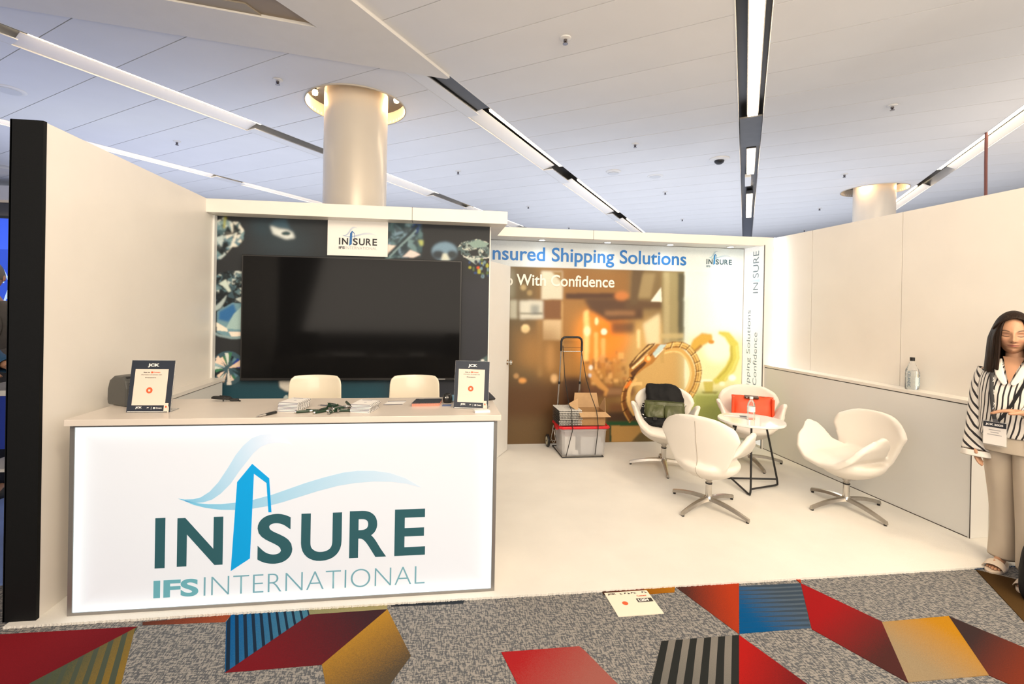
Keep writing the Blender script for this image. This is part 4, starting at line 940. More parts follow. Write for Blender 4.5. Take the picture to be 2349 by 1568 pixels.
obj('mount_plate', MB().lathe([(.15, .580), (.15, .588)], n=32), bm_, tb)
obj('screw_cap', MB().box((-.235, -.10, .566), (-.222, -.088, .585)), blk, tb)

# ---- plastic water bottles
clear = mat('clear_plastic', (.95, .97, .98), .08, trans=.92, ior=1.25, spec=.5)
waterm = mat('bottle_water', (.90, .96, .98), .02, trans=.96, ior=1.33)
labw = mat('bottle_label', (.80, .84, .86), .45)
bt = thing('water_bottle', 'small clear water bottle with white label standing on the round table', 'bottle', (2.775, 3.83, .612))
obj('body', MB().lathe([(.026, 0), (.031, .006), (.032, .03), (.030, .05), (.032, .07), (.032, .12), (.029, .145), (.018, .168), (.0125, .178), (.0125, .186)], n=28), clear, bt, 50)
obj('label_band', MB().lathe([(.0325, .072), (.0325, .118)], n=28, cap=False), labw, bt, 50)
obj('cap', MB().lathe([(.0145, .184), (.0150, .202), (.013, .204)], n=24), mat('cap_white', (.78, .80, .82), .4), bt, 40)
b2 = thing('water_bottle', 'tall clear squared water bottle with black cap on the low ledge wall', 'bottle', (3.825, 3.34, .962), R(12))
def sqr(r, z, n=32, e=4.0):
    out = []
    for i in range(n):
        a = 2*pi*i/n; c, s_ = cos(a), sin(a); k = (abs(c)**e+abs(s_)**e)**(-1/e); out.append((r*k*c, r*k*s_, z))
    return out
prof = [(.034, 0), (.038, .006), (.038, .13), (.036, .16), (.026, .195), (.0145, .222), (.0135, .232)]
mb = MB(); P = [sqr(r, z, e=4 if z < .18 else 2) for r, z in prof]; mb.grid(P, True); mb.add(P[0], [tuple(range(31, -1, -1))]); mb.add(P[-1], [tuple(range(32))]); obj('body', mb, clear, b2, 50)
obj('water', MB().lathe([(.030, .004), (.034, .01), (.034, .125), (.030, .15)], n=24), waterm, b2, 50)
obj('cap', MB().lathe([(.0165, .230), (.0170, .256), (.015, .258)], n=24), blk, b2, 40)
obj('label_sheet', B((-.028, -.0395, .03), (.028, -.0388, .10)), mat('label_pale_blue', (.62, .74, .80), .5), b2)
lettering('bottle_lettering', 'ICELANDIC', mat('label_navy', s2l((70, 100, 125)), .5), b2, (-.0392, -.036+.045, .145), (0, 0, -1), (0, -1, 0), .125, .020, .01)
lettering('bottle_lettering', 'ICELANDIC', mat('label_navy', s2l((70, 100, 125)), .5), b2, (.010, -.0402, .145), (0, 0, -1), (1, 0, 0), .125, .018, .01)
# papers on the table
pp_ = thing('brochure', 'folded white brochure lying on the round table', 'paper', (2.70, 3.96, .612), R(-32))
mb = MB().obox((0, 0, .002), (.085, 0, .001), (0, .035, .0), (0, 0, .0008)); mb.obox((.02, .004, .006), (.085, .004, .003), (-.004, .033, .0), (0, 0, .0008)); obj('sheets', mb, paper, pp_)
obj('dark_print', MB().obox((.075, .0, .0105), (.028, .003, .001), (-.002, .026, 0), (0, 0, .0005)), mat('print_dark', (.10, .10, .14), .5), pp_)

# ---- bags on chairs
def blob(profile_pts, n, e=2.6):
    """stack of superellipse rings: (cx, cy, z, rx, ry)"""
    P = []
    for cx, cy, z, rx, ry in profile_pts:
        ring = []
        for i in range(n):
            a = 2*pi*i/n; c, s_ = cos(a), sin(a); k = (abs(c)**e+abs(s_)**e)**(-1/e); ring.append((cx+rx*k*c, cy+ry*k*s_, z))
        P.append(ring)
    mb = MB(); mb.grid(P, True); mb.add(P[0], [tuple(range(n-1, -1, -1))]); mb.add(P[-1], [tuple(range(n))])
    return mb
def wrinkle(o, amp, sc_, sub=2):
    if sub: m = o.modifiers.new('s', 'SUBSURF'); m.levels = m.render_levels = sub
    tx = bpy.data.textures.new('cl', 'CLOUDS'); tx.noise_scale = sc_; tx.noise_depth = 2
    d = o.modifiers.new('d', 'DISPLACE'); d.texture = tx; d.strength = amp; d.mid_level = .5; d.texture_coords = 'LOCAL'
    for p_ in o.data.polygons: p_.use_smooth = True
    return o
bg = thing('shoulder_bag', 'black and olive green shoulder bag slumped on the swan chair by the mural', 'bag', (2.27, 4.43, .425), R(155))
nylon = mat('black_nylon', (.008, .008, .009), .65, spec=.25, bump=.1, bscale=60)
olive = mat('olive_leather', (.075, .085, .028), .34, noise=.25, nscale=14, bump=.15, bscale=70)
wrinkle(obj('body', blob([(0, -.06, .012, .17, .09), (0, -.07, .05, .185, .10), (0, -.10, .13, .185, .08), (0, -.14, .21, .18, .06), (.0, -.17, .24, .17, .045)], 24, 4), nylon, bg), .02, .08)
wrinkle(obj('flap', blob([(-.01, -.145, .20, .178, .062), (-.012, -.16, .26, .180, .055), (.01, -.175, .335, .172, .045), (.03, -.195, .372, .14, .028), (.04, -.20, .378, .10, .015)], 24, 4), nylon, bg), .025, .07)
for s_ in (-1, 1):
    o = wrinkle(obj('front_pocket', blob([(s_*.085, .060, .075, .080, .022), (s_*.086, .054, .09, .086, .030), (s_*.086, .036, .15, .086, .030), (s_*.086, .010, .20, .084, .018)], 20, 5), olive, bg), .012, .05)
o = wrinkle(obj('green_panel', blob([(0, .012, .05, .185, .035), (0, .005, .13, .192, .05), (0, -.03, .225, .188, .04)], 24, 5), olive, bg), .012, .06)
wrinkle(obj('lower_pouch', blob([(.06, .095, .012, .14, .06), (.06, .10, .04, .155, .075), (.05, .08, .082, .14, .05)], 22, 3), nylon, bg), .03, .06)
buckle = mat('nickel', (.6, .6, .6), .25, 1.0)
st = MB().tube([(.19, -.05, .19), (.208, 0, .13), (.20, .07, .08), (.17, .13, .06), (.10, .17, .05)], .017, 8, flat=.25); obj('strap', st, nylon, bg, 50)
for q in ((.20, -.02, .17), (.205, .06, .09), (.180, .12, .07), (-.192, -.03, .20)): obj('strap_ring', MB().tube([(q[0]+.013*cos(a*pi/5), q[1], q[2]+.013*sin(a*pi/5)) for a in range(11)], .003, 6), buckle, bg, 50)
obj('clip', MB().box((.07, .15, .075), (.105, .163, .105)), blk, bg)
for k in range(12): obj('chain_link', MB().tube([(-.192+.004*cos(a*pi/4+k), -.04+.002*k, .19-.010*k+.005*sin(a*pi/4)) for a in range(9)], .0016, 5), buckle, bg, 50)
tg = thing('tote_bag', 'orange nylon tote bag with brown flap on the swan chair behind the table', 'bag', (3.26, 4.47, .425), R(150))
orange = mat('orange_nylon', (.83, .085, .022), .5, noise=.15, nscale=9, bump=.12, bscale=18)
wrinkle(obj('body', blob([(0, -.05, .01, .160, .06), (0, -.055, .04, .172, .065), (0, -.07, .14, .182, .055), (0, -.085, .23, .192, .03), (0, -.09, .258, .195, .012)], 26, 5), orange, tg), .016, .09)
brown = mat('brown_leather', (.075, .026, .016), .4)
obj('flap', MB().obox((.01, -.062, .250), (.065, 0, 0), (0, .030, -.004), (0, .001, .010)), brown, tg, bevel=.003)
obj('stud', MB().lathe([(.007, 0), (.005, .004)], n=12), buckle, tg).matrix_local = Matrix.Translation((.055, -.030, .248)) @ Matrix.Rotation(R(-90), 4, 'X')
for s_ in (-1, 1): obj('gusset', MB().obox((s_*.182, -.05, .15), (.012, 0, 0), (0, .05, 0), (0, 0, .10)), orange, tg, bevel=.006)

# ---- hand trolley with its load
tr = thing('luggage_trolley', 'folding luggage trolley with black grip and telescopic steel poles', 'trolley', (1.50, 5.17, 0))
L_, R_ = -.108, .135
for xa, xb in ((-.112, -.135), (.128, .105)):
    xt = xa+.018; 
    obj('pole', MB().tube([(xt-.005, -.02, 1.10), (xt-.018, -.012, .73)], .0085, 12), chrome, tr, 50)
    obj('pole', MB().tube([(xt-.018, -.012, .74), (xt-.045, .0, .12)], .011, 12), chrome, tr, 50)
    obj('pole_collar', MB().tube([(xt-.017, -.0125, .745), (xt-.0185, -.012, .715)], .0135, 12), blk, tr, 50)
g0, g1 = -.099, .141
hp = [(g0, -.02, 1.09), (g0, -.022, 1.19), (g0+.008, -.023, 1.222), (g0+.03, -.024, 1.24), (g0+.055, -.024, 1.245), (g1-.055, -.024, 1.245), (g1-.03, -.024, 1.24), (g1-.008, -.023, 1.222), (g1, -.022, 1.19), (g1, -.02, 1.09)]
obj('grip', MB().tube(hp, .0125, 12), blk, tr, 50)
obj('crossbar', MB().tube([(g0, -.02, 1.085), (g1, -.02, 1.085)], .006, 8), chrome, tr, 50); obj('crossbar', MB().tube([(g0, -.02, 1.13), (g1, -.02, 1.13)], .002, 6), blk, tr, 50)
obj('crossbar', MB().tube([(-.15, 0, .30), (.10, 0, .30)], .006, 8), chrome, tr, 50)
for wx in (-.222, .19):
    w_ = obj('wheel', MB().lathe([(.030, -.013), (.066, -.013), (.070, -.008), (.070, .008), (.066, .013), (.030, .013)], n=36), blk, tr, 40); w_.matrix_local = Matrix.Translation((wx, .03, .070)) @ Matrix.Rotation(R(90), 4, 'Y')
    h_ = obj('wheel_disc', MB().lathe([(.012, -.016), (.046, -.015), (.046, .015), (.012, .016)], n=30), mat('wheel_cream', (.62, .58, .42), .5), w_, 40)
    obj('wheel_hub', MB().lathe([(.011, -.019), (.011, .019)], n=16), blk, w_, 40)
obj('axle', MB().tube([(-.22, .03, .07), (.19, .03, .07)], .006, 8), chrome, tr)
obj('wheel_bracket', MB().tube([(-.165, 0, .25), (-.18, .0, .16), (-.19, .01, .10), (-.165, -.02, .05), (-.15, -.04, .10), (-.16, .0, .2)], .006, 8), chrome, tr, 50)
mb = MB(); 
pl = [(-.165, .03, .012), (-.165, -.385, .008), (.28, -.385, .008), (.28, .03, .012)]
mb.tube(pl+[pl[0]], .006, 8); obj('toe_plate', mb, bm_, tr)
# bin
BX0, BX1, BY0, BY1 = 1.332, 1.825, 4.80, 5.115
bn = thing('storage_bin', 'translucent grey plastic storage bin with red lid on the trolley', 'storage bin', ((BX0+BX1)/2, (BY0+BY1)/2, .016))
hx, hy = (BX1-BX0)/2, (BY1-BY0)/2
binm = mat('bin_plastic', (.66, .67, .70), .30, alpha=.50)
def taper(x, y, z0, z1, k, e=.03, t=None):
    P = []
    for z, s_ in ((z0, k), (z0+.01, k+.005), (z1, 1.0)):
        P.append([(sx*x*s_-sx*c1*e, sy*y*s_-sy*c2*e, z) for sx, sy, cs in ((1, -1, ((1, 0), (0, 1))), (1, 1, ((0, 1), (1, 0))), (-1, 1, ((1, 0), (0, 1))), (-1, -1, ((0, 1), (1, 0)))) for c1, c2 in cs])
    return P
P = taper(hx, hy, 0, .285, .93); mb = MB(); mb.grid(P, True); mb.add(P[0], [tuple(range(7, -1, -1))]); obj('tub', mb, binm, bn)
for z in (.262, .275): 
    P = taper(hx+.006, hy+.006, z, z+.004, 1.0)[-2:]; P[0] = [(x, y, z) for x, y, _ in P[0]]; mb = MB(); mb.grid(P, True); obj('rim', mb, binm, bn)
redm = mat('red_plastic', (.62, .010, .022), .30)
P = taper(hx+.030, hy+.022, .285, .312, 1.0)
P = [[(x, y, .286) for x, y, _ in P[2]], [(x, y, .300) for x, y, _ in P[2]], [(x*.96, y*.96, .312) for x, y, _ in P[2]], [(x*.93, y*.92, .312) for x, y, _ in P[2]], [(x*.92, y*.91, .305) for x, y, _ in P[2]]]
mb = MB(); mb.grid(P, True); mb.add(P[0], [tuple(range(7, -1, -1))]); mb.add(P[-1], [tuple(range(8))]); obj('lid', mb, redm, bn)
for s_ in (-1, 1): obj('latch', B((s_*(hx+.02)-.012, -.05, .25), (s_*(hx+.02)+.012, .05, .31)), redm, bn, bevel=.004)
for k, (x0, x1, y0, y1, z1, c, lb) in enumerate(((-.205, -.085, -.11, .09, .19, (.80, .79, .77), 'white box inside the storage bin at its trolley wheel side'), (-.03, .19, -.125, .09, .185, (.52, .53, .56), 'large pale grey box inside the storage bin'), (-.13, -.06, -.14, -.115, .05, (.8, .8, .8), 'crumpled white bag at the bottom of the storage bin'))):
    q = thing('packed_box' if k < 2 else 'plastic_bag', lb, 'box' if k < 2 else 'bag', ((BX0+BX1)/2, (BY0+BY1)/2, .020))
    obj('carton' if k < 2 else 'bag', B((x0, y0, 0), (x1, y1, z1)), mat('carton_%d' % k, c, .7), q, bevel=.004 if k < 2 else .012)
    if k < 2: obj('tape', B(((x0+x1)/2-.015, y0-.001, z1-.06), ((x0+x1)/2+.015, y1+.001, z1+.001)), mat('tape_%d' % k, tuple(v*.85 for v in c), .4), q)
# cardboard box with open flaps
card = mat('cardboard', (.40, .235, .105), .85, noise=.08, nscale=20); card_in = mat('cardboard_inside', (.52, .335, .175), .85, noise=.06, nscale=20)
cb = thing('cardboard_box', 'open brown cardboard box with raised flaps on the red bin lid', 'box', (1.665, 4.93, .330), R(-3))
w2, d2, h2 = .145, .12, .145; t_ = .003
mb = MB(); mb.box((-w2, -d2, 0), (w2, -d2+t_, h2)); mb.box((-w2, d2-t_, 0), (w2, d2, h2)); mb.box((-w2, -d2, 0), (-w2+t_, d2, h2)); mb.box((w2-t_, -d2, 0), (w2, d2, h2)); mb.box((-w2, -d2, 0), (w2, d2, t_)); obj('carton', mb, card, cb)
def flap(P): 
    P = [Vector(p_) for p_ in P]; n = (P[1]-P[0]).cross(P[2]-P[1]).normalized()*.003
    mb = MB(); mb.add(P+[p_+n for p_ in P], [(3, 2, 1, 0), (4, 5, 6, 7), (0, 1, 5, 4), (1, 2, 6, 5), (2, 3, 7, 6), (3, 0, 4, 7)]); obj('flap', mb, card_in, cb)
flap([(-w2, d2, h2), (w2, d2, h2), (w2-.02, d2+.035, h2+.155), (-w2+.02, d2+.035, h2+.155)])
flap([(-w2, -d2, h2), (w2, -d2, h2), (w2+.035, -d2-.075, h2-.035), (-w2+.005, -d2-.07, h2-.04)])
flap([(w2, -d2, h2), (w2, d2, h2), (w2+.045, d2-.02, h2+.10), (w2+.03, d2-.11, h2+.13)])
flap([(-w2, -d2+.02, h2), (-w2, d2, h2), (-w2-.03+.07, d2-.05, h2+.11), (-w2-.10, -d2+.09, h2+.065)])
# bubble wrap bundle
bw_t = thing('bubble_wrap', 'folded stack of clear bubble wrap on the red bin lid', 'packing', (1.425, 4.96, .332))
wrapm = mat('bubble_film', (.78, .77, .74), .14, alpha=.75, spec=.8); wrapd = mat('bubble_film_dark', (.16, .155, .15), .25, alpha=.75)
for k in range(9):
    z = .002+k*.0185; jx, jy = random.uniform(-.004, .004), random.uniform(-.005, .005)
    mb = MB()
    for (x, y) in [(x_, y_) for x_ in np.arange(-.115, .12, .0165) for y_ in ([-.145] if k < 8 else np.arange(-.145, .15, .0165))]:
        mb.lathe([(.0072, 0), (.0062, .006), (.003, .0085)], c=(x+jx+(.008 if k % 2 else 0), y+jy, z+.003), n=7)
        if k < 8: mb.add([(x+jx+.0062*cos(a)*(q+(k%2)*0), -.152+jy-(.006 if q < .9 else 0), z+.011+.0062*sin(a)*q) for q in (1.0, .5) for a in [2*pi*i/8 for i in range(8)]], [(i, (i+1) % 8, 8+(i+1) % 8, 8+i) for i in range(8)]+[tuple(range(8, 16))])
    o = obj('bubbles', mb, wrapm, bw_t); o['kind'] = 'stuff'
    obj('sheet', B((-.122+jx, -.152+jy, z), (.118+jx, .15+jy, z+.003)), wrapd, bw_t)
# bungee cords
cordm = mat('bungee_black', (.012, .012, .012), .7)
def cord(pts, lb):
    q = tag(obj('elastic_cord', MB().tube(pts, .0042, 8), cordm, None, 50), lb, 'cord')
cord([(1.418, 5.14, 1.15), (1.425, 5.06, .80), (1.43, 4.90, .535), (1.428, 4.785, .50), (1.432, 4.775, .335), (1.44, 4.766, .315), (1.372, 4.775, .02)], 'black elastic cord running down the left trolley pole over the bubble wrap')
cord([(1.632, 5.14, 1.10), (1.66, 5.04, .80), (1.685, 4.95, .64), (1.70, 4.79, .49), (1.69, 4.735, .44), (1.712, 4.768, .335), (1.712, 4.764, .315), (1.69, 4.785, .03)], 'black elastic cord slanting down across the cardboard box and bin')

# ================================================================== behind and on the counter
stoolw = mat('white_moulded_plastic', (.76, .69, .56), .22, coat=.3)
def stool(label, x, y, rz=0):
    t = thing('bar_stool', label, 'chair', (x, y, 0), rz, 'bar stools behind the counter')
    P = []
    for i in range(15):
        v = i/14; z = .62+.42*v; row = []
        for j in range(17):
            u = -1+2*j/16; wd = .195-.012*v if v < .9 else .183-.010*(v-.9)*10
            row.append((u*wd, .16+.05*v-.055*u*u*(.5+v*.5), z-(abs(u)**16)*.022*(v**10)))
        P.append(row)
    o = obj('backrest', MB().grid(P), stoolw, t, True); so_ = o.modifiers.new('s', 'SOLIDIFY'); so_.thickness = .014; b_ = o.modifiers.new('b', 'BEVEL'); b_.width = .004; b_.segments = 2
    P = [[(u*.2*(1-.06*v*v), -.20+.36*v, .62-.015*(1-u*u)-.03*max(0, .25-v)*4*(.25)) for u in [-1+2*j/12 for j in range(13)]] for v in [i/12 for i in range(13)]]
    o = obj('seat', MB().grid(P), stoolw, t, True); so_ = o.modifiers.new('s', 'SOLIDIFY'); so_.thickness = .018
    for sx in (-1, 1):
        for sy in (-1, 1): obj('leg', MB().tube([(sx*.12, sy*.10-.02, .60), (sx*.20, sy*.19-.02, .004)], .011, 10), chrome, t)
    obj('footrest', MB().tube([(-.17, -.17, .25), (.17, -.17, .25)], .009, 8), chrome, t)
stool('cream plastic bar stool back behind the counter, left of the two', -.865, 3.42, R(0))
stool('cream plastic bar stool back behind the counter near the black notebook', -.15, 3.42, R(0))
ZT = .9765
navy = mat('card_navy', s2l((42, 48, 60)), .45); ivory = mat('card_ivory', s2l((222, 208, 194)), .5); txt_w = mat('text_white', s2l((235, 232, 228)), .5); txt_o = mat('text_orange', s2l((214, 92, 50)), .5); txt_k = mat('text_black', s2l((50, 48, 50)), .5)
def counter_sign(label, loc, rz, w_, h_):
    t = thing('table_sign', label, 'sign', loc, rz)
    tilt = R(9)
    pan = bpy.data.objects.new('panel', MB().box((-w_/2, 0, 0), (w_/2, .004, h_)).mesh('panel', navy)); COL.objects.link(pan); pan.parent = t; pan.rotation_euler = (-tilt, 0, 0)
    obj('acrylic_holder', B((-w_/2-.003, .0045, 0), (w_/2+.003, .0065, h_+.003)), clear, pan)
    ft_ = obj('foot_plate', B((-w_/2, .004, 0), (w_/2, .09, .0025)), clear, t)
    sh = obj('sheet', B((-w_*.395, -.0012, h_*.135), (w_*.375, 0, h_*.83)), ivory, pan)
    E_ = (1, 0, 0); Z_ = (0, 0, 1)
    lettering('lettering', 'JCK', txt_w, pan, (-w_*.12, -.0008, h_*.865), E_, Z_, w_*.27, h_*.075, .05)
    lettering('lettering', 'JCK', txt_w, pan, (-w_*.30, -.0008, h_*.065), E_, Z_, w_*.15, h_*.045, .05)
    lettering('lettering', 'JIS', txt_w, pan, (-w_*.04, -.0008, h_*.075), E_, Z_, w_*.05, h_*.024, .03)
    lettering('lettering', 'Cvent', txt_w, pan, (w_*.17, -.0008, h_*.068), E_, Z_, w_*.14, h_*.03, .03)
    obj('divider', B((w_*.06, -.0008, h_*.055), (w_*.066, 0, h_*.105)), txt_w, pan)
    obj('emblem', B((w_*.11, -.0008, h_*.066), (w_*.15, 0, h_*.098)), txt_w, pan)
    lettering('lettering', 'Scan to', txt_k, sh, (-w_*.20, -.0018, h_*.755), E_, Z_, w_*.15, h_*.026, .03)
    lettering('lettering', 'Connect', txt_o, sh, (w_*.03, -.0018, h_*.755), E_, Z_, w_*.16, h_*.028, .03)
    obj('emblem', MB().box((-.5*w_*.05-.0*w_, -.0018, h_*.752), (.02*w_, -.0012, h_*.785)), txt_o, sh)
    lettering('lettering', 'information & connect with', txt_k, sh, (-w_*.25, -.0018, h_*.712), E_, Z_, w_*.48, h_*.022, .0)
    lettering('lettering', 'IFS International Inc.', txt_k, sh, (-w_*.15, -.0018, h_*.655), E_, Z_, w_*.26, h_*.020, .03)
    rr_ = MB(); c0_ = (-w_*.02, h_*.42); rr_.add([(c0_[0]+.016*cos(2*pi*i/24), -.0018, c0_[1]+.016*sin(2*pi*i/24)) for i in range(24)], [tuple(range(24))]); obj('orange_disc', rr_, txt_o, sh)
    obj('disc_mark', B((c0_[0]-.005, -.0024, c0_[1]-.006), (c0_[0]+.005, -.0019, c0_[1]+.005)), ivory, sh)
    mb = MB()
    for i in range(34):
        x = -w_/2+.004+i*(w_*.84/34); mb.add([(x, -.0008, .004), (x+.0028, -.0008, .007), (x+.0056*.9, -.0008, .004), (x+.0028, -.0008, .001)], [(0, 1, 2, 3)])
    o = obj('diamond_border', mb, txt_w, pan); o['kind'] = 'stuff'
    tg_ = obj('white_tag', B((w_*.36, -.004, .004), (w_*.46, -.0015, .048)), ivory, pan, bevel=.001)
    obj('tag_mark', B((w_*.395, -.0046, .024), (w_*.43, -.0041, .034)), txt_o, tg_)
    obj('tag_foot', MB().tube([(w_*.46, -.003, .03), (w_*.475, -.006, .015), (w_*.47, -.004, .0)], .003, 6), ivory, pan)
    return t
counter_sign('navy framed sign card standing on the counter in front of the grey card terminal', (-1.497, 2.69, ZT), R(-2), .215, .272)
counter_sign('navy framed sign card standing at the door end of the counter, turned aside', (.206, 2.70, ZT), R(-14), .200, .272)
# card printer
pr = thing('label_printer', 'dark grey rounded label printer on the counter against the left wall', 'printer', (-1.72, 2.93, ZT), R(60))
pg = mat('printer_grey', (.075, .075, .070), .4); pg2 = mat('printer_dark', (.02, .02, .02), .25)
pf = [(-.085, 0), (.085, 0), (.09, .03), (.088, .09), (.07, .14), (.03, .165), (-.04, .165), (-.075, .145), (-.09, .10)]
o = obj('case', MB().add([(-.075, x, z) for x, z in pf]+[(.075, x, z) for x, z in pf], [tuple(range(8, -1, -1)), tuple(range(9, 18))]+[(i, (i+1) % 9, 9+(i+1) % 9, 9+i) for i in range(9)]), pg, pr, bevel=.012, seg=3)
obj('lid_window', MB().obox((0, -.068, .125), (.06, 0, 0), (0, -.024, -.03), (0, -.010, .008)), pg2, pr, bevel=.003)
obj('slot', B((-.055, -.096, .066), (.055, -.086, .074)), pg2, pr); obj('button_panel', B((.0, -.094, .015), (.06, -.086, .045)), pg2, pr, bevel=.004); obj('button', MB().lathe([(.014, 0), (.012, .004)], n=20), pg, pr).matrix_local = Matrix.Translation((.03, -.094, .03)) @ Matrix.Rotation(R(90), 4, 'X')
# cable coil
cc = []
for i in range(64):
    a = i/63*2*pi*3.3; cc.append((-.02+(.050+.004*sin(a*.7))*cos(a), .014*sin(a)*1.3, .008+.004*(i/63)*3+.010*abs(sin(a*.5))))
cc += [(.05, .005, .012), (.075, .0, .006), (.09, -.012, .004)]
ccx = thing('cable', 'small coiled black cable lying at the rear edge of the counter', 'cable', (-1.235, 2.975, ZT))
obj('cord', MB().tube(cc, .0042, 7), cordm, ccx, 60); obj('plug', MB().box((.03, -.012, .002), (.075, .010, .016)), blk, ccx, bevel=.003); obj('tie', MB().tube([(.0, -.022, .004), (.0, -.024, .02), (.0, .02, .024), (.0, .024, .004)], .004, 6), blk, ccx)
# booklets
ink_n = mat('booklet_spine', s2l((60, 60, 96)), .5)
def booklets(x, y, rz, n, where, slip):
    for k in range(n):
        j = random.uniform(-.004, .004); a = rz+random.uniform(-.03, .03)
        pos = ('bottom', 'second', 'third', 'fourth', 'fifth', 'sixth', 'seventh')[k] if k < n-1 else 'topmost'
        t = thing('booklet', 'white spiral booklet, %s of the stack %s' % (pos, where), 'booklet', (x+j+slip*k*.002, y+slip*k*.0025, ZT+.0002+k*.0072), a, 'spiral booklets on the counter')
        obj('pages', B((-.054, -.071, 0), (.054, .071, .0058)), paper, t); obj('cover', B((-.055, -.072, .0058), (.055, .072, .0067)), paper, t)
        obj('spine', B((-.055, -.0728, .0052), (.055, -.0705, .0068)), ink_n, t) ; 
        mb = MB()
        for i in range(7): mb.tube([(.050, -.06+i*.02, .0005), (.0585, -.06+i*.02, .0015), (.0585, -.06+i*.02, .006), (.050, -.06+i*.02, .0072)], .0009, 5)
        o = obj('spiral', mb, blk, t); o['kind'] = 'stuff'
        if k == n-1:
            obj('title_line', B((-.035, .046, .0066), (.02, .051, .0070)), ink_n, t); obj('cover_mark', MB().lathe([(.008, .0068), (.008, .0071)], n=16), mat('mark_grey', (.35, .35, .4), .5), t); obj('cover_rule', B((-.045, .064, .0067), (.045, .066, .0071)), ink_n, t)
booklets(-.775, 2.725, R(-12), 7, 'left of the pens', .6)
booklets(-.385, 2.695, R(-14), 6, 'right of the pens', .5)
# pens
peng = mat('pen_green', (.012, .035, .018), .3); penb = mat('pen_black', (.012, .012, .012), .3)
def pen(label, x, y, rz, z=0.0, m_=None, tilt=0.0, Ln=.135):
    t = thing('pen', label, 'pen', (x, y, ZT+.0076+z), 0, 'pens on the counter'); t.rotation_euler = (0, tilt, rz)
    m_ = m_ or peng
    obj('barrel', MB().tube([(-Ln*.5, 0, 0), (Ln*.02, 0, 0)], .0072, 12), m_, t, 50); obj('grip', MB().tube([(Ln*.02, 0, 0), (Ln*.36, 0, 0)], .0052, 10), chrome, t, 50)
    obj('tip', MB().tube([(Ln*.36, 0, 0), (Ln*.5, 0, 0)], [.005, .001], 10), chrome, t, 50); obj('end_cap', MB().tube([(-Ln*.5-.008, 0, 0), (-Ln*.5, 0, 0)], [.006, .0074], 12), chrome, t, 50)
    obj('clip', B((-Ln*.48, -.0015, .007), (-Ln*.12, .0015, .009)), chrome, t)
pen('black ended pen lying alone left of the booklet stacks', -.868, 2.58, R(148+90), m_=penb, Ln=.12)
pen('green pen apart from the heap, next to the left booklet stack', -.672, 2.650, R(18), Ln=.13)
q0 = (-.63, 2.655)
names = ['at the front left of the heap', 'second from the left in the heap front', 'in the middle front of the heap', 'right of the middle front', 'at the right front of the heap', 'lying crosswise at the left rear', 'lying crosswise behind the middle', 'lying crosswise at the right rear', 'on top of the heap at the left', 'on top of the heap in the middle', 'on top of the heap at the right', 'pointing at the right booklet stack', 'at the rear left edge of the heap', 'half hidden at the rear right of the heap']
for k, nm in enumerate(names):
    fx = (k % 5)/4; lay = 0 if k < 8 else .012
    x = -.625+.15*((k*0.37) % 1.0)+ (0.03 if k > 7 else 0); y = 2.655+.05*((k*0.61) % 1.0)
    if k < 5: x = -.625+.042*k; y = 2.635
    pen('green pen with chrome end %s' % nm, x, y+.02, R(35+random.uniform(-45, 45)) if k < 5 else R(random.uniform(-70, 200)), lay+random.uniform(0, .006)*(k > 4), tilt=random.uniform(-.06, .06) if k > 4 else 0)
# papers, notebook, mouse-like device, tablet
pp2 = thing('paper_sheet', 'loose white folded card lying right of the booklet stacks', 'paper', (-.235, 2.88, ZT), R(5))
mb = MB().obox((0, 0, .001), (.055, .0, 0), (.012, .045, 0), (0, 0, .0006)); obj('card', mb, paper, pp2); obj('edge_print', MB().obox((.012, .047, .002), (.055, 0, 0), (0, .003, 0), (0, 0, .0004)), ink_n, pp2); obj('edge_print', MB().obox((-.012, -.047, .002), (.055, 0, 0), (0, .003, 0), (0, 0, .0004)), ink_n, pp2)
nbk = thing('notebook', 'dark grey notebook with pink page edge on the counter', 'notebook', (-.045, 2.845, ZT), R(2))
obj('pages', MB().prism([(-.088, -.062), (.070, -.062), (.092, .062), (-.062, .062)], 0, .017), mat('pages_pink', s2l((226, 150, 130)), .7), nbk); obj('cover', MB().prism([(-.090, -.065), (.072, -.065), (.094, .065), (-.064, .065)], .017, .0195), mat('cover_slate', s2l((52, 56, 64)), .6), nbk)
mb = MB()
for i in range(18): mb.tube([(-.085+i*.0088, -.060, .002), (-.085+i*.0088, -.068, .006), (-.085+i*.0088, -.068, .015), (-.084+i*.0088, -.060, .0205)], .001, 5)
o = obj('spiral', mb, mat('spiral_copper', (.5, .25, .18), .3, .8), nbk); o['kind'] = 'stuff'
obj('title_line', B((-.045, .051, .0193), (-.015, .055, .0198)), mat('text_grey', (.4, .4, .4), .5), nbk)
ms_ = thing('computer_mouse', 'small black rounded device standing beside the notebook', 'device', (.078, 2.885, ZT), R(5))
o = obj('shell', blob([(0, 0, 0, .024, .020), (0, 0, .008, .029, .025), (0, 0, .03, .031, .027), (0, 0, .048, .026, .022), (0, 0, .056, .014, .012)], 20, 2.6), pg2, ms_); wrinkle(o, 0, .1, 1)
for i in range(3): obj('lens', MB().lathe([(.0045, 0), (.004, .002)], n=12), chrome, ms_).matrix_local = Matrix.Translation((-.014+.014*i, -.0265, .036)) @ Matrix.Rotation(R(90), 4, 'X')
bc = tag(obj('blue_card', MB().obox((.072, 2.80, ZT+.001), (.026, 0, 0), (0.003, .022, 0), (0, 0, .0008)), mat('card_blue', s2l((96, 116, 160)), .5)), 'small blue card lying in front of the black device', 'card')
tbm = thing('tablet', 'black tablet leaning behind the sign card at the counter end', 'tablet', (.27, 2.93, ZT+.004), R(35))
a_ = R(-55)
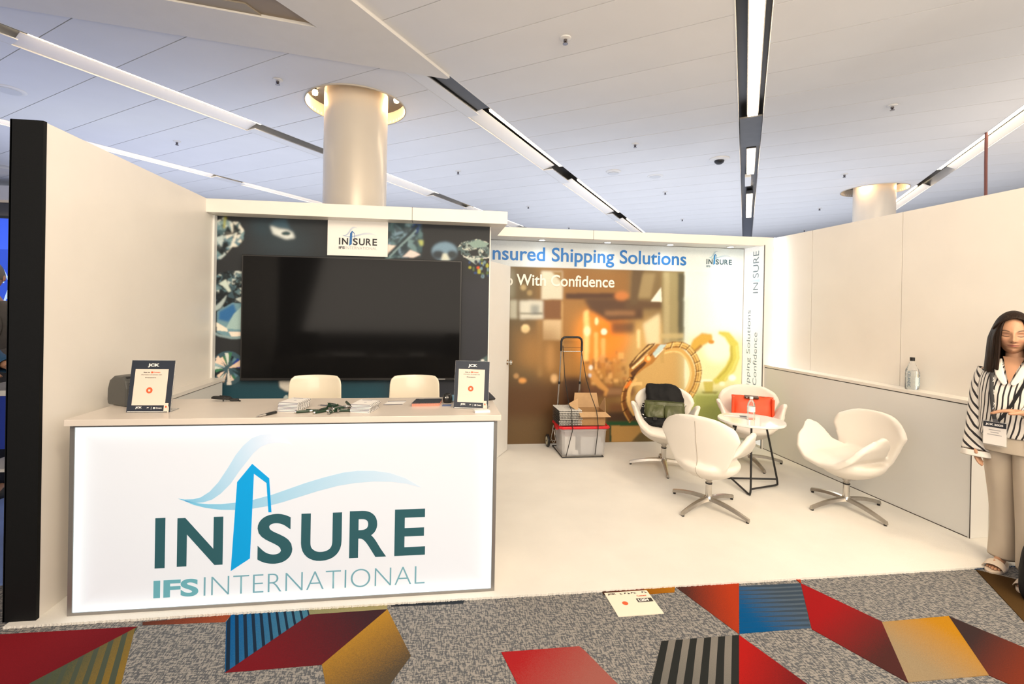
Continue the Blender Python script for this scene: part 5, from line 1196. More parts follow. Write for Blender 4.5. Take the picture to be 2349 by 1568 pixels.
obj('slab', MB().obox((.0, .03, .035), (.11, 0, 0), (0, .07, .035), (0, -.003, .006)), pg2, tbm, bevel=.003); obj('stand', MB().obox((.06, .05, .02), (.05, 0, 0), (0, .02, 0), (0, 0, .018)), mat('stand_grey', (.3, .3, .3), .4), tbm)
cd = thing('card_stack', 'thin stack of white cards in front of the counter end sign', 'cards', (.262, 2.61, ZT), R(4))
obj('cards', MB().prism([(-.040, -.018), (.045, -.016), (.043, .020), (-.044, .018)], 0, .012), paper, cd); obj('top_card', MB().prism([(-.042, -.017), (.043, -.013), (.041, .023), (-.046, .019)], .0122, .0135), paper, cd)
mk = tag(obj('blue_flyer', MB().obox((.135, 2.92, ZT+.022), (.04, 0, .0), (.01, .03, .012), (0, 0, .0008)), mat('flyer_blue', s2l((110, 160, 190)), .5)), 'pale blue flyer slanting behind the sign at the counter end', 'paper')
# floor sign
gp = [G(*q, -.010) for q in ((1387.5, 1360.5), (1486.5, 1355), (1523, 1406.5), (1418.5, 1414.5))]
fs = thing('floor_sign', 'white sign card lying on the hall carpet at the booth edge', 'sign', tuple(gp[3][:2])+(-.0113,), math.atan2(gp[2][1]-gp[3][1], gp[2][0]-gp[3][0]))
fw_ = float(np.hypot(*(gp[2]-gp[3])[:2])); fh_ = float(np.hypot(*(gp[0]-gp[3])[:2]))
obj('card', B((0, 0, 0), (fw_, fh_, .004)), mat('sign_cream', s2l((236, 226, 208)), .5), fs)
zc = .0046
def fl(s, m_, x, y, w_, h_, b_=.02): lettering('lettering', s, m_, fs, (x*fw_, y*fh_, zc+.0006), (1, 0, 0), (0, 1, 0), w_*fw_, h_*fh_, b_)
fl('JCK', txt_k, .05, .87, .20, .085, .05)
mb = MB()
for i, x in enumerate((.34, .44, .52, .60, .66, .85, .92)):
    s_ = 1 if i % 2 else -1; mb.add([(x*fw_, .88*fh_, zc), ((x+.06)*fw_, (.915+.03*s_)*fh_, zc), (x*fw_, .95*fh_, zc)], [(0, 1, 2)])
o = obj('triangle_pattern', mb, txt_k, fs)
fl('Connect', txt_o, .68, .74, .22, .06, .03)
obj('number_plate', B((.62*fw_, .50*fh_, .004), (.97*fw_, .66*fh_, zc)), mat('plate_dark', s2l((52, 48, 44)), .5), fs); fl('L204', txt_w, .65, .525, .24, .11, .05)
rr_ = MB(); rr_.add([(.32*fw_+.016*cos(2*pi*i/24), .50*fh_+.016*sin(2*pi*i/24), zc) for i in range(24)], [tuple(range(24))]); obj('orange_disc', rr_, txt_o, fs)

# ================================================================== people
def vmesh(name, V, Fc, cols, m, parent, smooth=True):
    me = bpy.data.meshes.new(name); me.from_pydata([tuple(v) for v in V], [], [tuple(f) for f in Fc])
    ca = me.color_attributes.new('Col', 'FLOAT_COLOR', 'POINT')
    for i, c in enumerate(cols): ca.data[i].color = (*c, 1)
    me.materials.append(m)
    bm = bmesh.new(); bm.from_mesh(me); bmesh.ops.recalc_face_normals(bm, faces=bm.faces); bm.to_mesh(me); bm.free()
    if smooth: me.polygons.foreach_set('use_smooth', [True]*len(me.polygons))
    return put(name, me, parent)
def skin_mesh(pts, edges, rad, sub=2):
    """pts: name -> (x,y,z); grows one continuous surface"""
    names = list(pts); idx = {n: i for i, n in enumerate(names)}
    me = bpy.data.meshes.new('sk'); me.from_pydata([pts[n] for n in names], [(idx[a], idx[b]) for a, b in edges], [])
    o = put('sk', me); s_ = o.modifiers.new('s', 'SKIN'); s_.use_smooth_shade = True
    for i, n in enumerate(names):
        r = rad[n]; me.skin_vertices[0].data[i].radius = (r, r) if not hasattr(r, '__len__') else r
        me.skin_vertices[0].data[i].use_root = (i == 0)
    k = o.modifiers.new('u', 'SUBSURF'); k.levels = k.render_levels = sub
    baked(o); me = o.data; bpy.data.objects.remove(o)
    V = [tuple(v.co) for v in me.vertices]; Fc = [tuple(p_.vertices) for p_ in me.polygons]
    return V, Fc
def head_mesh(c, tilt, w=.072, d=.092, h=.118, closed=True, skin=(.50, .27, .16), lip=(.42, .13, .10), brow=(.05, .028, .018), res=80):
    """c = centre of the skull; face looks along local +y"""
    V = []; Cc = []; N = M_ = res
    def g(x, y, sx, sy): return math.exp(-(x/sx)**2-(y/sy)**2)
    for j in range(M_+1):
        th = pi*j/M_
        for i in range(N):
            ph = 2*pi*i/N; x = sin(th)*sin(ph); y = sin(th)*cos(ph); z = cos(th)
            X = w*x; Y = d*y; Z = h*z
            if z < 0: k = 1-.34*(-z)**1.6*(.6+.4*max(0, y)); X *= k; Y = Y*(1-.16*(-z)**2) if y > 0 else Y*(1-.42*(-z)**1.3)
            front = max(0, y)
            if y > 0:
                fx, fz = X, Z
                Y += .026*g(fx, fz+.024, .0105, .013)*front + .015*g(fx, fz+.002, .008, .028)      # nose tip and bridge
                Y += .006*g(abs(fx)-.013, fz+.028, .006, .007)                                       # nostril wings
                Y -= .011*g(abs(fx)-.031, fz-.008, .017, .012)                                       # eye sockets
                Y += .0065*g(abs(fx)-.031, fz-.006, .012, .008)                                      # lids
                Y += .004*g(abs(fx)-.030, fz-.026, .02, .008)                                        # brow ridge
                Y += .006*g(abs(fx)-.042, fz+.022, .016, .018)                                       # cheekbones
                Y += .0075*g(fx, fz+.050, .020, .006) + .007*g(fx, fz+.060, .016, .006) - .005*g(fx, fz+.0545, .022, .0022)  # lips
                Y -= .004*g(fx, fz+.073, .018, .006); Y += .008*g(fx, fz+.092, .018, .014)          # chin
            col = np.array(skin)*(1+.05*random.uniform(-1, 1))
            if y > 0.2:
                def mixc(cc, a):
                    nonlocal col
                    a = min(1, max(0, a)); col = col*(1-a)+np.array(cc)*a
                mixc(lip, 1.3*g(X, Z+.055, .022, .0075)-.15 if abs(X) < .026 else 0)
                mixc((.12, .03, .03), 1.4*g(X, Z+.0547, .022, .0016) if abs(X) < .024 else 0)
                bz = .027+.007*(1-((abs(X)-.036)/.022)**2)
                mixc(brow, 1.1*math.exp(-((Z-bz)/.0034)**2)*math.exp(-((abs(X)-.033)/.020)**6))
                ez = .004-.005*(1-((abs(X)-.031)/.017)**2)
                mixc((.02, .012, .01), 1.3*math.exp(-((Z-ez)/.0021)**2)*math.exp(-((abs(X)-.031)/.0165)**6))
                mixc((.28, .13, .09), .55*g(abs(X)-.031, Z-.013, .016, .009))
                mixc((.10, .04, .03), 1.2*g(abs(X)-.008, Z+.0335, .004, .0025))
                mixc((.62, .26, .17), .35*g(abs(X)-.040, Z+.028, .02, .016))
            V.append(Vector((X, Y, Z))); Cc.append(tuple(col))
    Fc = []
    for j in range(M_):
        for i in range(N):
            k = (i+1) % N; Fc.append((j*N+i, j*N+k, (j+1)*N+k, (j+1)*N+i))
    V = [tilt @ v+Vector(c) for v in V]
    return V, Fc, Cc
def ear(c, s_):
    mb = MB(); P = []
    for i in range(12):
        a = 2*pi*i/12; P.append([(c[0]+s_*(.004+.006*k), c[1]+.014*cos(a)*(1-.2*k), c[2]+.028*sin(a)*(1-.2*k)-.004) for k in (0, 1, 1.6)])
    mb.grid([list(r) for r in zip(*P)], True); mb.add([p_[-1] for p_ in P], [tuple(range(12))]); return mb
def hand(wrist, dirn, palm_n, side, length=.165, curl=.5, spread=.10):
    """palm and five fingers as skinned chains; returns vertices and faces"""
    d = Vector(dirn).normalized(); n = Vector(palm_n); n = (n-d*n.dot(d)).normalized(); s_ = d.cross(n)*side; W0 = Vector(wrist)
    pts = {'w': tuple(W0-d*.03), 'p': tuple(W0+d*.035), 'q': tuple(W0+d*.065)}; ed = [('w', 'p'), ('p', 'q')]; rad = {'w': (.026, .020), 'p': (.034, .015), 'q': (.036, .013)}
    for k, (off, ln) in enumerate(((-.028, .058), (-.010, .072), (.009, .078), (.027, .070))):
        base = W0+d*.075+s_*off; a = curl*.55; cur = base; dd = (d+s_*off*spread*10*.3).normalized(); prev = 'q'
        for m, f in enumerate((.0, .42, .32, .26)):
            nm = 'f%d%d' % (k, m)
            if m: 
                dd = (dd*cos(a)+n*sin(a)).normalized(); cur = cur+dd*ln*f
            pts[nm] = tuple(cur); ed.append((prev, nm)); rad[nm] = [.0092, .0084, .0078, .0062][m]; prev = nm
    tb_ = W0+d*.025+s_*.030; dd = (d*.7+s_*.6+n*.35).normalized(); prev = 'p'
    for m, L in enumerate((0, .032, .028)):
        nm = 't%d' % m; tb_ = tb_+dd*L; pts[nm] = tuple(tb_); ed.append((prev, nm)); rad[nm] = [.013, .010, .0078][m]; prev = nm; dd = (dd+d*.35).normalized()
    return pts, ed, rad
skinm = vcol_mat('skin_tone', .48, spec=.35)
stripe = bpy.data.materials.new('striped_blouse'); stripe.use_nodes = True; nt = stripe.node_tree; b = nt.nodes['Principled BSDF']; b.inputs['Roughness'].default_value = .7
a_ = nt.nodes.new('ShaderNodeUVMap'); sp = nt.nodes.new('ShaderNodeSeparateXYZ'); nt.links.new(a_.outputs[0], sp.inputs[0])
tc = nt.nodes.new('ShaderNodeTexCoord'); nz = nt.nodes.new('ShaderNodeTexNoise'); nz.inputs['Scale'].default_value = 7; nt.links.new(tc.outputs['Object'], nz.inputs['Vector'])
ad = nt.nodes.new('ShaderNodeMath'); ad.operation = 'MULTIPLY_ADD'; ad.inputs[1].default_value = .9; nt.links.new(nz.outputs['Fac'], ad.inputs[0]); nt.links.new(sp.outputs[0], ad.inputs[2])
fr = nt.nodes.new('ShaderNodeMath'); fr.operation = 'FRACT'; nt.links.new(ad.outputs[0], fr.inputs[0])
lt = nt.nodes.new('ShaderNodeMath'); lt.operation = 'LESS_THAN'; lt.inputs[1].default_value = .33; nt.links.new(fr.outputs[0], lt.inputs[0])
mx = nt.nodes.new('ShaderNodeMix'); mx.data_type = 'RGBA'; mx.inputs['A'].default_value = (.80, .76, .70, 1); mx.inputs['B'].default_value = (.018, .015, .018, 1)
nt.links.new(lt.outputs[0], mx.inputs['Factor']); nt.links.new(mx.outputs['Result'], b.inputs['Base Color'])
def cloth(name, P, m, parent, uvf=None, closed=True, thick=.003, fold=0.0):
    """lofted garment; P rings; uvf(i, j) gives the stripe coordinate"""
    ni, nj = len(P), len(P[0]); mb = MB(); mb.grid(P, closed); me = bpy.data.meshes.new(name); me.from_pydata(mb.v, [], mb.f); me.materials.append(m)
    uvl = me.uv_layers.new(name='UVMap')
    if uvf:
        for p_ in me.polygons:
            js = [me.loops[l].vertex_index % nj for l in p_.loop_indices]; wrap = max(js)-min(js) > 2
            for l in p_.loop_indices:
                vi = me.loops[l].vertex_index; i, j = vi//nj, vi % nj
                if wrap and j == 0: j = nj
                uvl.data[l].uv = (uvf(i, j), 0)
    me.polygons.foreach_set('use_smooth', [True]*len(me.polygons))
    o = put(name, me, parent)
    if thick: s_ = o.modifiers.new('s', 'SOLIDIFY'); s_.thickness = thick
    k = o.modifiers.new('k', 'SUBSURF'); k.levels = k.render_levels = 1
    return o
def ring(cx, cy, z, rx, ry, n=36, e=2.2, wav=0.0, wn=7, ph=0.0, lift=None):
    out = []
    for i in range(n):
        a = 2*pi*i/n; c, s_ = cos(a), sin(a); k = (abs(c)**e+abs(s_)**e)**(-1/e)*(1+wav*sin(wn*a+ph)); out.append((cx+rx*k*c, cy+ry*k*s_, z+(lift(a) if lift else 0)))
    return out
def tube_rings(pts, rr, n=20, wav=0.0):
    P = []; prev = None; m = len(pts); pts = [Vector(p_) for p_ in pts]
    for i, p_ in enumerate(pts):
        t = (pts[min(i+1, m-1)]-pts[max(i-1, 0)]).normalized()
        a = (Vector((1, 0, 0)) if abs(t.x) < .8 else Vector((0, 1, 0))) if prev is None else prev
        a = (a-t*a.dot(t)).normalized(); prev = a; b_ = t.cross(a); r = rr[i] if hasattr(rr[i], '__len__') else (rr[i], rr[i])
        P.append([tuple(p_+a*r[0]*cos(2*pi*k/n)*(1+wav*sin(5*2*pi*k/n+i))+b_*r[1]*sin(2*pi*k/n)*(1+wav*sin(5*2*pi*k/n+i))) for k in range(n)])
    return P
# ---- woman at the end of the right wall; local frame: +y where she faces, +x her right
wo = thing('person', 'dark-haired woman in a black and white striped blouse and cream trousers, eyes closed', 'person', (3.455, 2.40, -.012), R(112))
tiltm = Matrix.Rotation(R(14), 3, 'Z') @ Matrix.Rotation(R(-7), 3, 'X')
HC = Vector((0.005, .035, 1.468))
sk = {'pel': (0, 0, .86), 'abd': (0, .005, .98), 'che': (0, -.01, 1.13), 'nb': (0, -.018, 1.275), 'nm': (0, .0, 1.33), 'nt': (.003, .018, 1.40)}
ed = [('pel', 'abd'), ('abd', 'che'), ('che', 'nb'), ('nb', 'nm'), ('nm', 'nt')]
rad = {'pel': (.10, .08), 'abd': (.10, .08), 'che': (.115, .08), 'nb': (.062, .055), 'nm': .047, 'nt': .045}
for s_, nm in ((-1, 'l'), (1, 'r')):
    sk.update({nm+'sh': (s_*.145, -.015, 1.235), nm+'hip': (s_*.062, 0, .84), nm+'kn': (s_*.066, -.13 if s_ > 0 else -.055, .45), nm+'an': (s_*.075, -.16 if s_ > 0 else -.06, .085), nm+'ft': (s_*.08, -.10 if s_ > 0 else .02, .035), nm+'to': (s_*.083, -.030 if s_ > 0 else .110, .028)})
    ed += [('che', nm+'sh'), ('pel', nm+'hip'), (nm+'hip', nm+'kn'), (nm+'kn', nm+'an'), (nm+'an', nm+'ft'), (nm+'ft', nm+'to')]
    rad.update({nm+'sh': .052, nm+'hip': .055, nm+'kn': .040, nm+'an': .032, nm+'ft': (.036, .024), nm+'to': (.036, .014)})
# her left arm (-x) crosses the belly, her right arm hangs with the hand lifted into the sleeve
sk.update({'lel': (-.225, .02, .985), 'lw': (-.10, .215, 1.035), 'rel': (.150, -.02, .97), 'rw': (.148, .06, .80)})
ed += [('lsh', 'lel'), ('lel', 'lw'), ('rsh', 'rel'), ('rel', 'rw')]; rad.update({'lel': .037, 'lw': (.026, .020), 'rel': .037, 'rw': .025})
V, Fc = skin_mesh(sk, ed, rad)
def addm(V, Fc, V2, F2): o = len(V); return V+[tuple(v) for v in V2], Fc+[tuple(o+i for i in f) for f in F2]
for (wp, dn_, pn, sd) in (((-.10, .215, 1.035), (.86, .22, .02), (.05, .10, -1), 1), ((.148, .06, .80), (-.05, .15, -.9), (-1, 0, 0), 1)):
    hp_, he_, hr_ = hand(wp, dn_, pn, sd, curl=.42); V2, F2 = skin_mesh(hp_, he_, hr_, 2); V, Fc = addm(V, Fc, V2, F2)
for s_ in (-1, 1):      # toes
    for k in range(5):
        x = s_*(.083+(-.026+.013*k)); y0 = (-.030 if s_ > 0 else .110)+(.018 if (k in (1, 2) ) else .010)-(.006*abs(k-1.5)); 
        V2, F2 = skin_mesh({'a': (x, y0-.02, .026), 'b': (x, y0+.008, .024), 'c': (x, y0+.022, .020)}, [('a', 'b'), ('b', 'c')], {'a': .009, 'b': .0085, 'c': .0065}, 1); V, Fc = addm(V, Fc, V2, F2)
cols = [(.50, .27, .16)]*len(V)
HV, HF, HCc = head_mesh(HC, tiltm, res=170)
V, Fc = addm(V, Fc, HV, HF); cols += HCc
for s_ in (-1, 1):
    e_ = ear((s_*.068, -.005, -.005), s_); V, Fc = addm(V, Fc, [tiltm @ Vector(q)+HC for q in e_.v], e_.f); cols += [(.50, .27, .16)]*len(e_.v)
vmesh('body', V, Fc, cols, skinm, wo)
# hair: parted cap that falls straight to the shoulders
hairm = bpy.data.materials.new('dark_hair'); hairm.use_nodes = True; nt = hairm.node_tree; b = nt.nodes['Principled BSDF']; b.inputs['Roughness'].default_value = .5; b.inputs['Specular IOR Level'].default_value = .15
tc = nt.nodes.new('ShaderNodeTexCoord'); mpn = nt.nodes.new('ShaderNodeMapping'); mpn.inputs['Scale'].default_value = (220, 220, 5); nz = nt.nodes.new('ShaderNodeTexNoise'); nz.inputs['Scale'].default_value = 1
rp = nt.nodes.new('ShaderNodeValToRGB'); rp.color_ramp.elements[0].color = (.008, .005, .004, 1); rp.color_ramp.elements[1].color = (.034, .017, .010, 1); rp.color_ramp.elements[0].position = .35; rp.color_ramp.elements[1].position = .75
nt.links.new(tc.outputs['Object'], mpn.inputs[0]); nt.links.new(mpn.outputs[0], nz.inputs[0]); nt.links.new(nz.outputs['Fac'], rp.inputs[0]); nt.links.new(rp.outputs[0], b.inputs['Base Color'])
bp = nt.nodes.new('ShaderNodeBump'); bp.inputs['Strength'].default_value = .5; bp.inputs['Distance'].default_value = .003; nt.links.new(nz.outputs['Fac'], bp.inputs['Height']); nt.links.new(bp.outputs[0], b.inputs['Normal'])
P = []; nA, nZ = 60, 34
for j in range(nZ):
    v = j/(nZ-1); row = []
    for i in range(nA):
        a = R(38)+(2*pi-R(76))*i/(nA-1)      # angle from +y (face opening in front)
        open_ = abs(i/(nA-1)-.5)*2            # 1 at the front locks
        if v < .45:
            th = v/.45*pi*.52
            # the front edge of the cap runs along the hairline
            aa = a; rx, ry, rz = .086, .106, .132
            x = rx*sin(th)*sin(aa); y = ry*sin(th)*cos(aa); z = rz*cos(th)
            if th < .9: y = y-.0
            q = tiltm @ Vector((x, y-.004, z))+HC
        else:
            u = (v-.45)/.55; x = .088*sin(a)*(1+.10*u+.04*u*u); y = .106*cos(a)*(1-.05*u)-.004-.012*u
            if open_ > .75: y += .012*u
            z = .132*cos(pi*.52)-.205*u-.012*sin(i*1.7)*u*u*.3
            q0 = tiltm @ Vector((x, y, 0)); q = Vector((q0.x, q0.y, z))+HC
            q = q
        k = 1+.010*sin(i*2.3)*v
        row.append((q.x*1.0+.0015*sin(i*3.1), HC.y+(q.y-HC.y)*k, q.z))
    P.append(row)
ho = cloth('hair', P, hairm, wo, None, False, .012)
# crown cap with a parted hairline
P = []
for i in range(31):
    a = R(-74)+R(148)*i/30; lim = R(41)+R(34)*(abs(i/30-.46)*2)**1.6; P.append([tuple(tiltm @ Vector((.0875*sin(th)*sin(a), .108*sin(th)*cos(a)-.004+.002*sin(th), .134*cos(th)+.002))+HC) for th in [lim*j/12 for j in range(13)]])
cloth('fringe_parting', P, hairm, wo, None, False, .008)
for s_ in (-1, 1):     # long front sections framing the face
    P = []
    for i in range(16):
        u = i/15; row = []
        zt = .085-.315*u
        for k in range(9):
            q_ = k/8
            xx = s_*(.062+.010*min(1, u*3)+.012*u+.030*q_+.010*u*q_); yy = (.070-.010*min(1, u*4))*(1-.9*q_**1.5)+.002*sin(7*q_+3*u)-.012*u
            if u < .35: xx *= .80+.20*(u/.35)**.6
            v_ = tiltm @ Vector((xx, yy, zt if u < .3 else 0)) if u < .3 else (tiltm @ Vector((xx, yy, 0)))+Vector((0, 0, zt))
            row.append(tuple(v_+HC+Vector((0, 0, -.006*sin(k*2.1)*u*u))))
        P.append(row)
    cloth('hair_lock', P, hairm, wo, None, False, .010)
# trousers
cream = mat('cream_trousers', (.56, .48, .38), .8, bump=.12, bscale=18, noise=.05, nscale=6)
P = [ring(0, 0, z, rx, ry, 40, 2.3) for z, rx, ry in ((1.0, .118, .098), (.95, .125, .105), (.88, .140, .120), (.80, .146, .125))]
P.append(ring(0, .0, .765, .142, .118, 40, 2.3)); cloth('trouser_waist', P, cream, wo)
for s_, yk in ((-1, -.075), (1, -.17)):
    pts = [(s_*.066, 0, .86), (s_*.068, yk*.2, .76), (s_*.066, yk*.6+.005, .55), (s_*.066, yk, .35), (s_*.070, yk-.005, .16), (s_*.074, yk-.010, .062)]
    cloth('trouser_leg', tube_rings(pts, [(.078, .115), (.078, .108), (.074, .092), (.070, .084), (.072, .084), (.078, .088)], 28, .022), cream, wo)
cloth('trouser_crease', tube_rings([(-.068, .095, .78), (-.066, .050, .55), (-.066, .012, .33), (-.07, .010, .10)], [(.004, .004)]*4, 6), cream, wo, None, True, 0)
# blouse
def fy(z): return float(np.interp(z, [1.15, 1.22, 1.262, 1.29, 1.305, 1.33], [.112, .090, .073, .057, .040, .034]))
P = []
for z, rx, ry, cy0 in ((1.305, .060, .058, -.020), (1.29, .095, .075, -.018), (1.262, .135, .088, -.015), (1.22, .152, .100, -.010), (1.15, .158, .112, 0), (1.07, .152, .116, .003), (.99, .148, .118, .005), (.93, .150, .124, .005), (.885, .154, .128, .005), (.862, .152, .126, .005)):
    P.append(ring(0, cy0, z, rx, ry, 48, 2.3, .012*(1.3-z)*3, 9, z*20))
cloth('blouse_body', P, stripe, wo, lambda i, j: j*.92+i*.34)
# open collar
for s_ in (-1, 1):
    mb = []
    for i in range(10):
        t = i/9; z_ = 1.328-.150*t; mb.append([(s_*(.050-.046*t), fy(z_)+.015-.03*max(0, .25-t)*4*.6, z_), (s_*(.072-.050*t+.022*sin(pi*t)), fy(z_-.012)+.015-.04*max(0, .25-t)*4*.6, z_-.014)])
    cloth('collar', mb, mat('blouse_white', (.78, .74, .68), .7), wo, None, False, .004)
vn = [[(s_*(.044*(1-i/9)+.001), fy(1.335-.155*i/9)+.0115-(.006 if s_ else 0)*(1-i/9), 1.335-.155*i/9) for s_ in (-1, 0, 1)] for i in range(10)]
vmesh('neckline_skin', [q for r_ in vn for q in r_], [(i*3+k, i*3+k+1, (i+1)*3+k+1, (i+1)*3+k) for i in range(9) for k in (0, 1)], [(.50, .27, .16)]*30, skinm, wo)
# sleeves with wide cuffs
rs = tube_rings([(.110, -.015, 1.245), (.138, -.014, 1.16), (.150, -.010, 1.04), (.152, .0, .93), (.150, .030, .82), (.148, .055, .735)], [(.062, .060), (.060, .058), (.056, .055), (.056, .056), (.062, .064), (.070, .072)], 28, .05)
cloth('sleeve', rs, stripe, wo, lambda i, j: i*1.9+j*.25)
rs = tube_rings([(.148, .054, .745), (.148, .060, .705)], [(.070, .072), (.072, .074)], 28, .05); cloth('cuff', rs, mat('blouse_white', (.78, .74, .68), .7), wo)
rs = tube_rings([(-.135, -.015, 1.245), (-.185, -.012, 1.16), (-.220, .005, 1.05), (-.230, .045, .985), (-.195, .115, .985), (-.165, .150, .99)], [(.064, .062), (.066, .062), (.068, .064), (.074, .078), (.078, .095), (.082, .112)], 28, .04)
cloth('sleeve', rs, stripe, wo, lambda i, j: i*2.1+j*.22)
rs = tube_rings([(-.168, .147, .990), (-.135, .180, .995)], [(.082, .112), (.085, .116)], 28, .04); cloth('cuff', rs, mat('blouse_white', (.78, .74, .68), .7), wo)
obj('bracelet', MB().tube([(-.088+.006*cos(a*pi/8), .212+.028*cos(a*pi/8), 1.036+.030*sin(a*pi/8)) for a in range(17)], .0055, 8), mat('bracelet_silver', (.45, .40, .36), .3, 1.0), wo, 50)
obj('ring', MB().tube([(.03+.002*cos(a*pi/6), .236+.0095*cos(a*pi/6), 1.036+.0095*sin(a*pi/6)) for a in range(13)], .0016, 6), chrome, wo, 50)
# slides
shoem = mat('cream_leather', (.66, .56, .46), .5)
for s_, y0 in ((-1, .025), (1, -.115)):
    out = [(s_*.083+.044*cos(a)*(1+.12*sin(a)), y0+.02+.135*sin(a)) for a in [2*pi*i/24 for i in range(24)]]
    sh_ = obj('slide_sole', MB().prism(out, .0, .016), shoem, wo, bevel=.003)
    P = []
    for k in range(5):
        yy = y0+.045+k*.016; P.append([(s_*.083+.047*cos(pi*i/10), yy, .014+.050*sin(pi*i/10)*(1-.10*k)) for i in range(11)])
    cloth('slide_strap', P, shoem, wo, None, False, .004)
# ---- lanyard with badge (hangs from her neck)
lb = thing('name_badge', 'conference badge on a black lanyard hanging in front of the striped blouse', 'badge', (3.455, 2.40, -.012), R(112))
lanm = mat('lanyard_black', (.012, .012, .014), .6)
for s_ in (-1, 1):
    o = obj('lanyard', MB().tube([(s_*.060, -.03, 1.325), (s_*.078, .045, 1.295), (s_*.075, .100, 1.23), (s_*.058+.012, .125, 1.14), (s_*.040+.022, .136, 1.06), (.035+s_*.018, .142, .985), (.04+s_*.006, .150, .955)], .0095, 8, flat=.16, up=(0, 1, 0)), lanm, lb, 50)
    for k in range(3):
        zz = 1.20-.075*k; yy = .113+.030*(k/3); lettering('lettering', 'JCK', txt_w, lb, (s_*(.072-.008*k)+.003*k-.004, yy+.004, zz-.02), (0, 0, 1), (-1, 0, 0), .034, .007, .04)
bd = obj('card', B((-.006, .162, .815), (.092, .165, .950)), mat('badge_white', (.80, .76, .72), .35), lb, bevel=.002)
obj('header', B((-.0055, .1652, .918), (.0915, .1662, .9495)), mat('badge_dark', s2l((40, 44, 52)), .4), bd)
lettering('lettering', 'JCK 2025', txt_w, bd, (.082, .1666, .925), (-1, 0, 0), (0, 0, 1), .075, .015, .05)
for z_, w_ in ((.900, .050), (.886, .034), (.872, .060)): obj('text_line', B((.043-w_/2, .1653, z_), (.043+w_/2, .1658, z_+.004)), mat('badge_text', (.35, .34, .34), .5), bd)
obj('clear_sleeve', B((-.010, .1605, .808), (.096, .1618, .956)), clear, bd)
obj('clip', MB().box((.030, .156, .950), (.052, .164, .968)), chrome, lb)
# ---- black soft case beside her feet
ca_ = thing('soft_suitcase', 'black soft suitcase standing on the carpet beside the woman in cream trousers', 'suitcase', (3.40, 2.185, -.0115), R(20))
wrinkle(obj('body', blob([(0, 0, .004, .135, .095), (0, 0, .03, .150, .110), (0, 0, .16, .150, .112), (0, 0, .27, .135, .100), (0, 0, .325, .10, .075), (0, 0, .338, .05, .04)], 32, 3), nylon, ca_), .02, .12)
for k in range(4):
    a = R(170+25*k); obj('piping', MB().tube([(.152*cos(a), .114*sin(a), .03), (.156*cos(a), .117*sin(a), .16), (.140*cos(a), .104*sin(a), .265), (.09*cos(a), .07*sin(a), .33)], .005, 6), mat('piping_grey', (.05, .05, .05), .5), ca_, 50)
obj('handle', MB().tube([(-.07, 0, .335), (-.06, 0, .352), (.06, 0, .352), (.07, 0, .335)], .008, 8), blk, ca_, 50); obj('zip_pull', B((-.065, -.045, .328), (-.040, -.030, .340)), buckle, ca_)

# ================================================================== far left: neighbouring stand seen past the wall end
scr = thing('blue_screen', 'bright blue backlit wall with white capitals past the black wall end', 'sign', (-5.6, 6.85, 0))
bls = mat('screen_blue', s2l((50, 84, 205)), .5, emit=s2l((55, 92, 220)), es=.55)
obj('panel', B((-1.6, 0, .2), (1.5, .06, 2.60)), bls, scr); obj('top_edge', B((-1.6, -.01, 2.60), (1.5, .07, 2.635)), blk, scr)
for s_, x0, yt, x1, yb in (('ANNA', -14, 619, 62, 648), ('ATA', 5, 662, 80, 694)):
    aL = G(x0, yb, 6.84, 1); aR = G(x1, yt, 6.84, 1); lettering('lettering', s_, mat('screen_letters', s2l((200, 226, 248)), .5, emit=s2l((190, 225, 250)), es=.6), scr, (aL[0]+5.6, -.004, aL[2]), (1, 0, 0), (0, 0, 1), aR[0]-aL[0], aR[2]-aL[2], .02)
bk_ = thing('bulkhead', 'dark hall bulkhead with light streaks past the black wall end', 'bulkhead', (-8.0, 11.0, 0))
obj('fascia', B((-4, 0, 2.9), (-.3, .3, 3.55)), mat('bulk_dark', (.05, .055, .07), .6), bk_); obj('light_cove', B((-4, -.12, 3.18), (-.3, 0, 3.24)), mat('cove_light', (1, 1, 1), emit=(1, .75, .5), es=2.2), bk_); obj('white_drop', B((-4, -.3, 3.56), (-.3, .3, 3.85)), twhite, bk_)
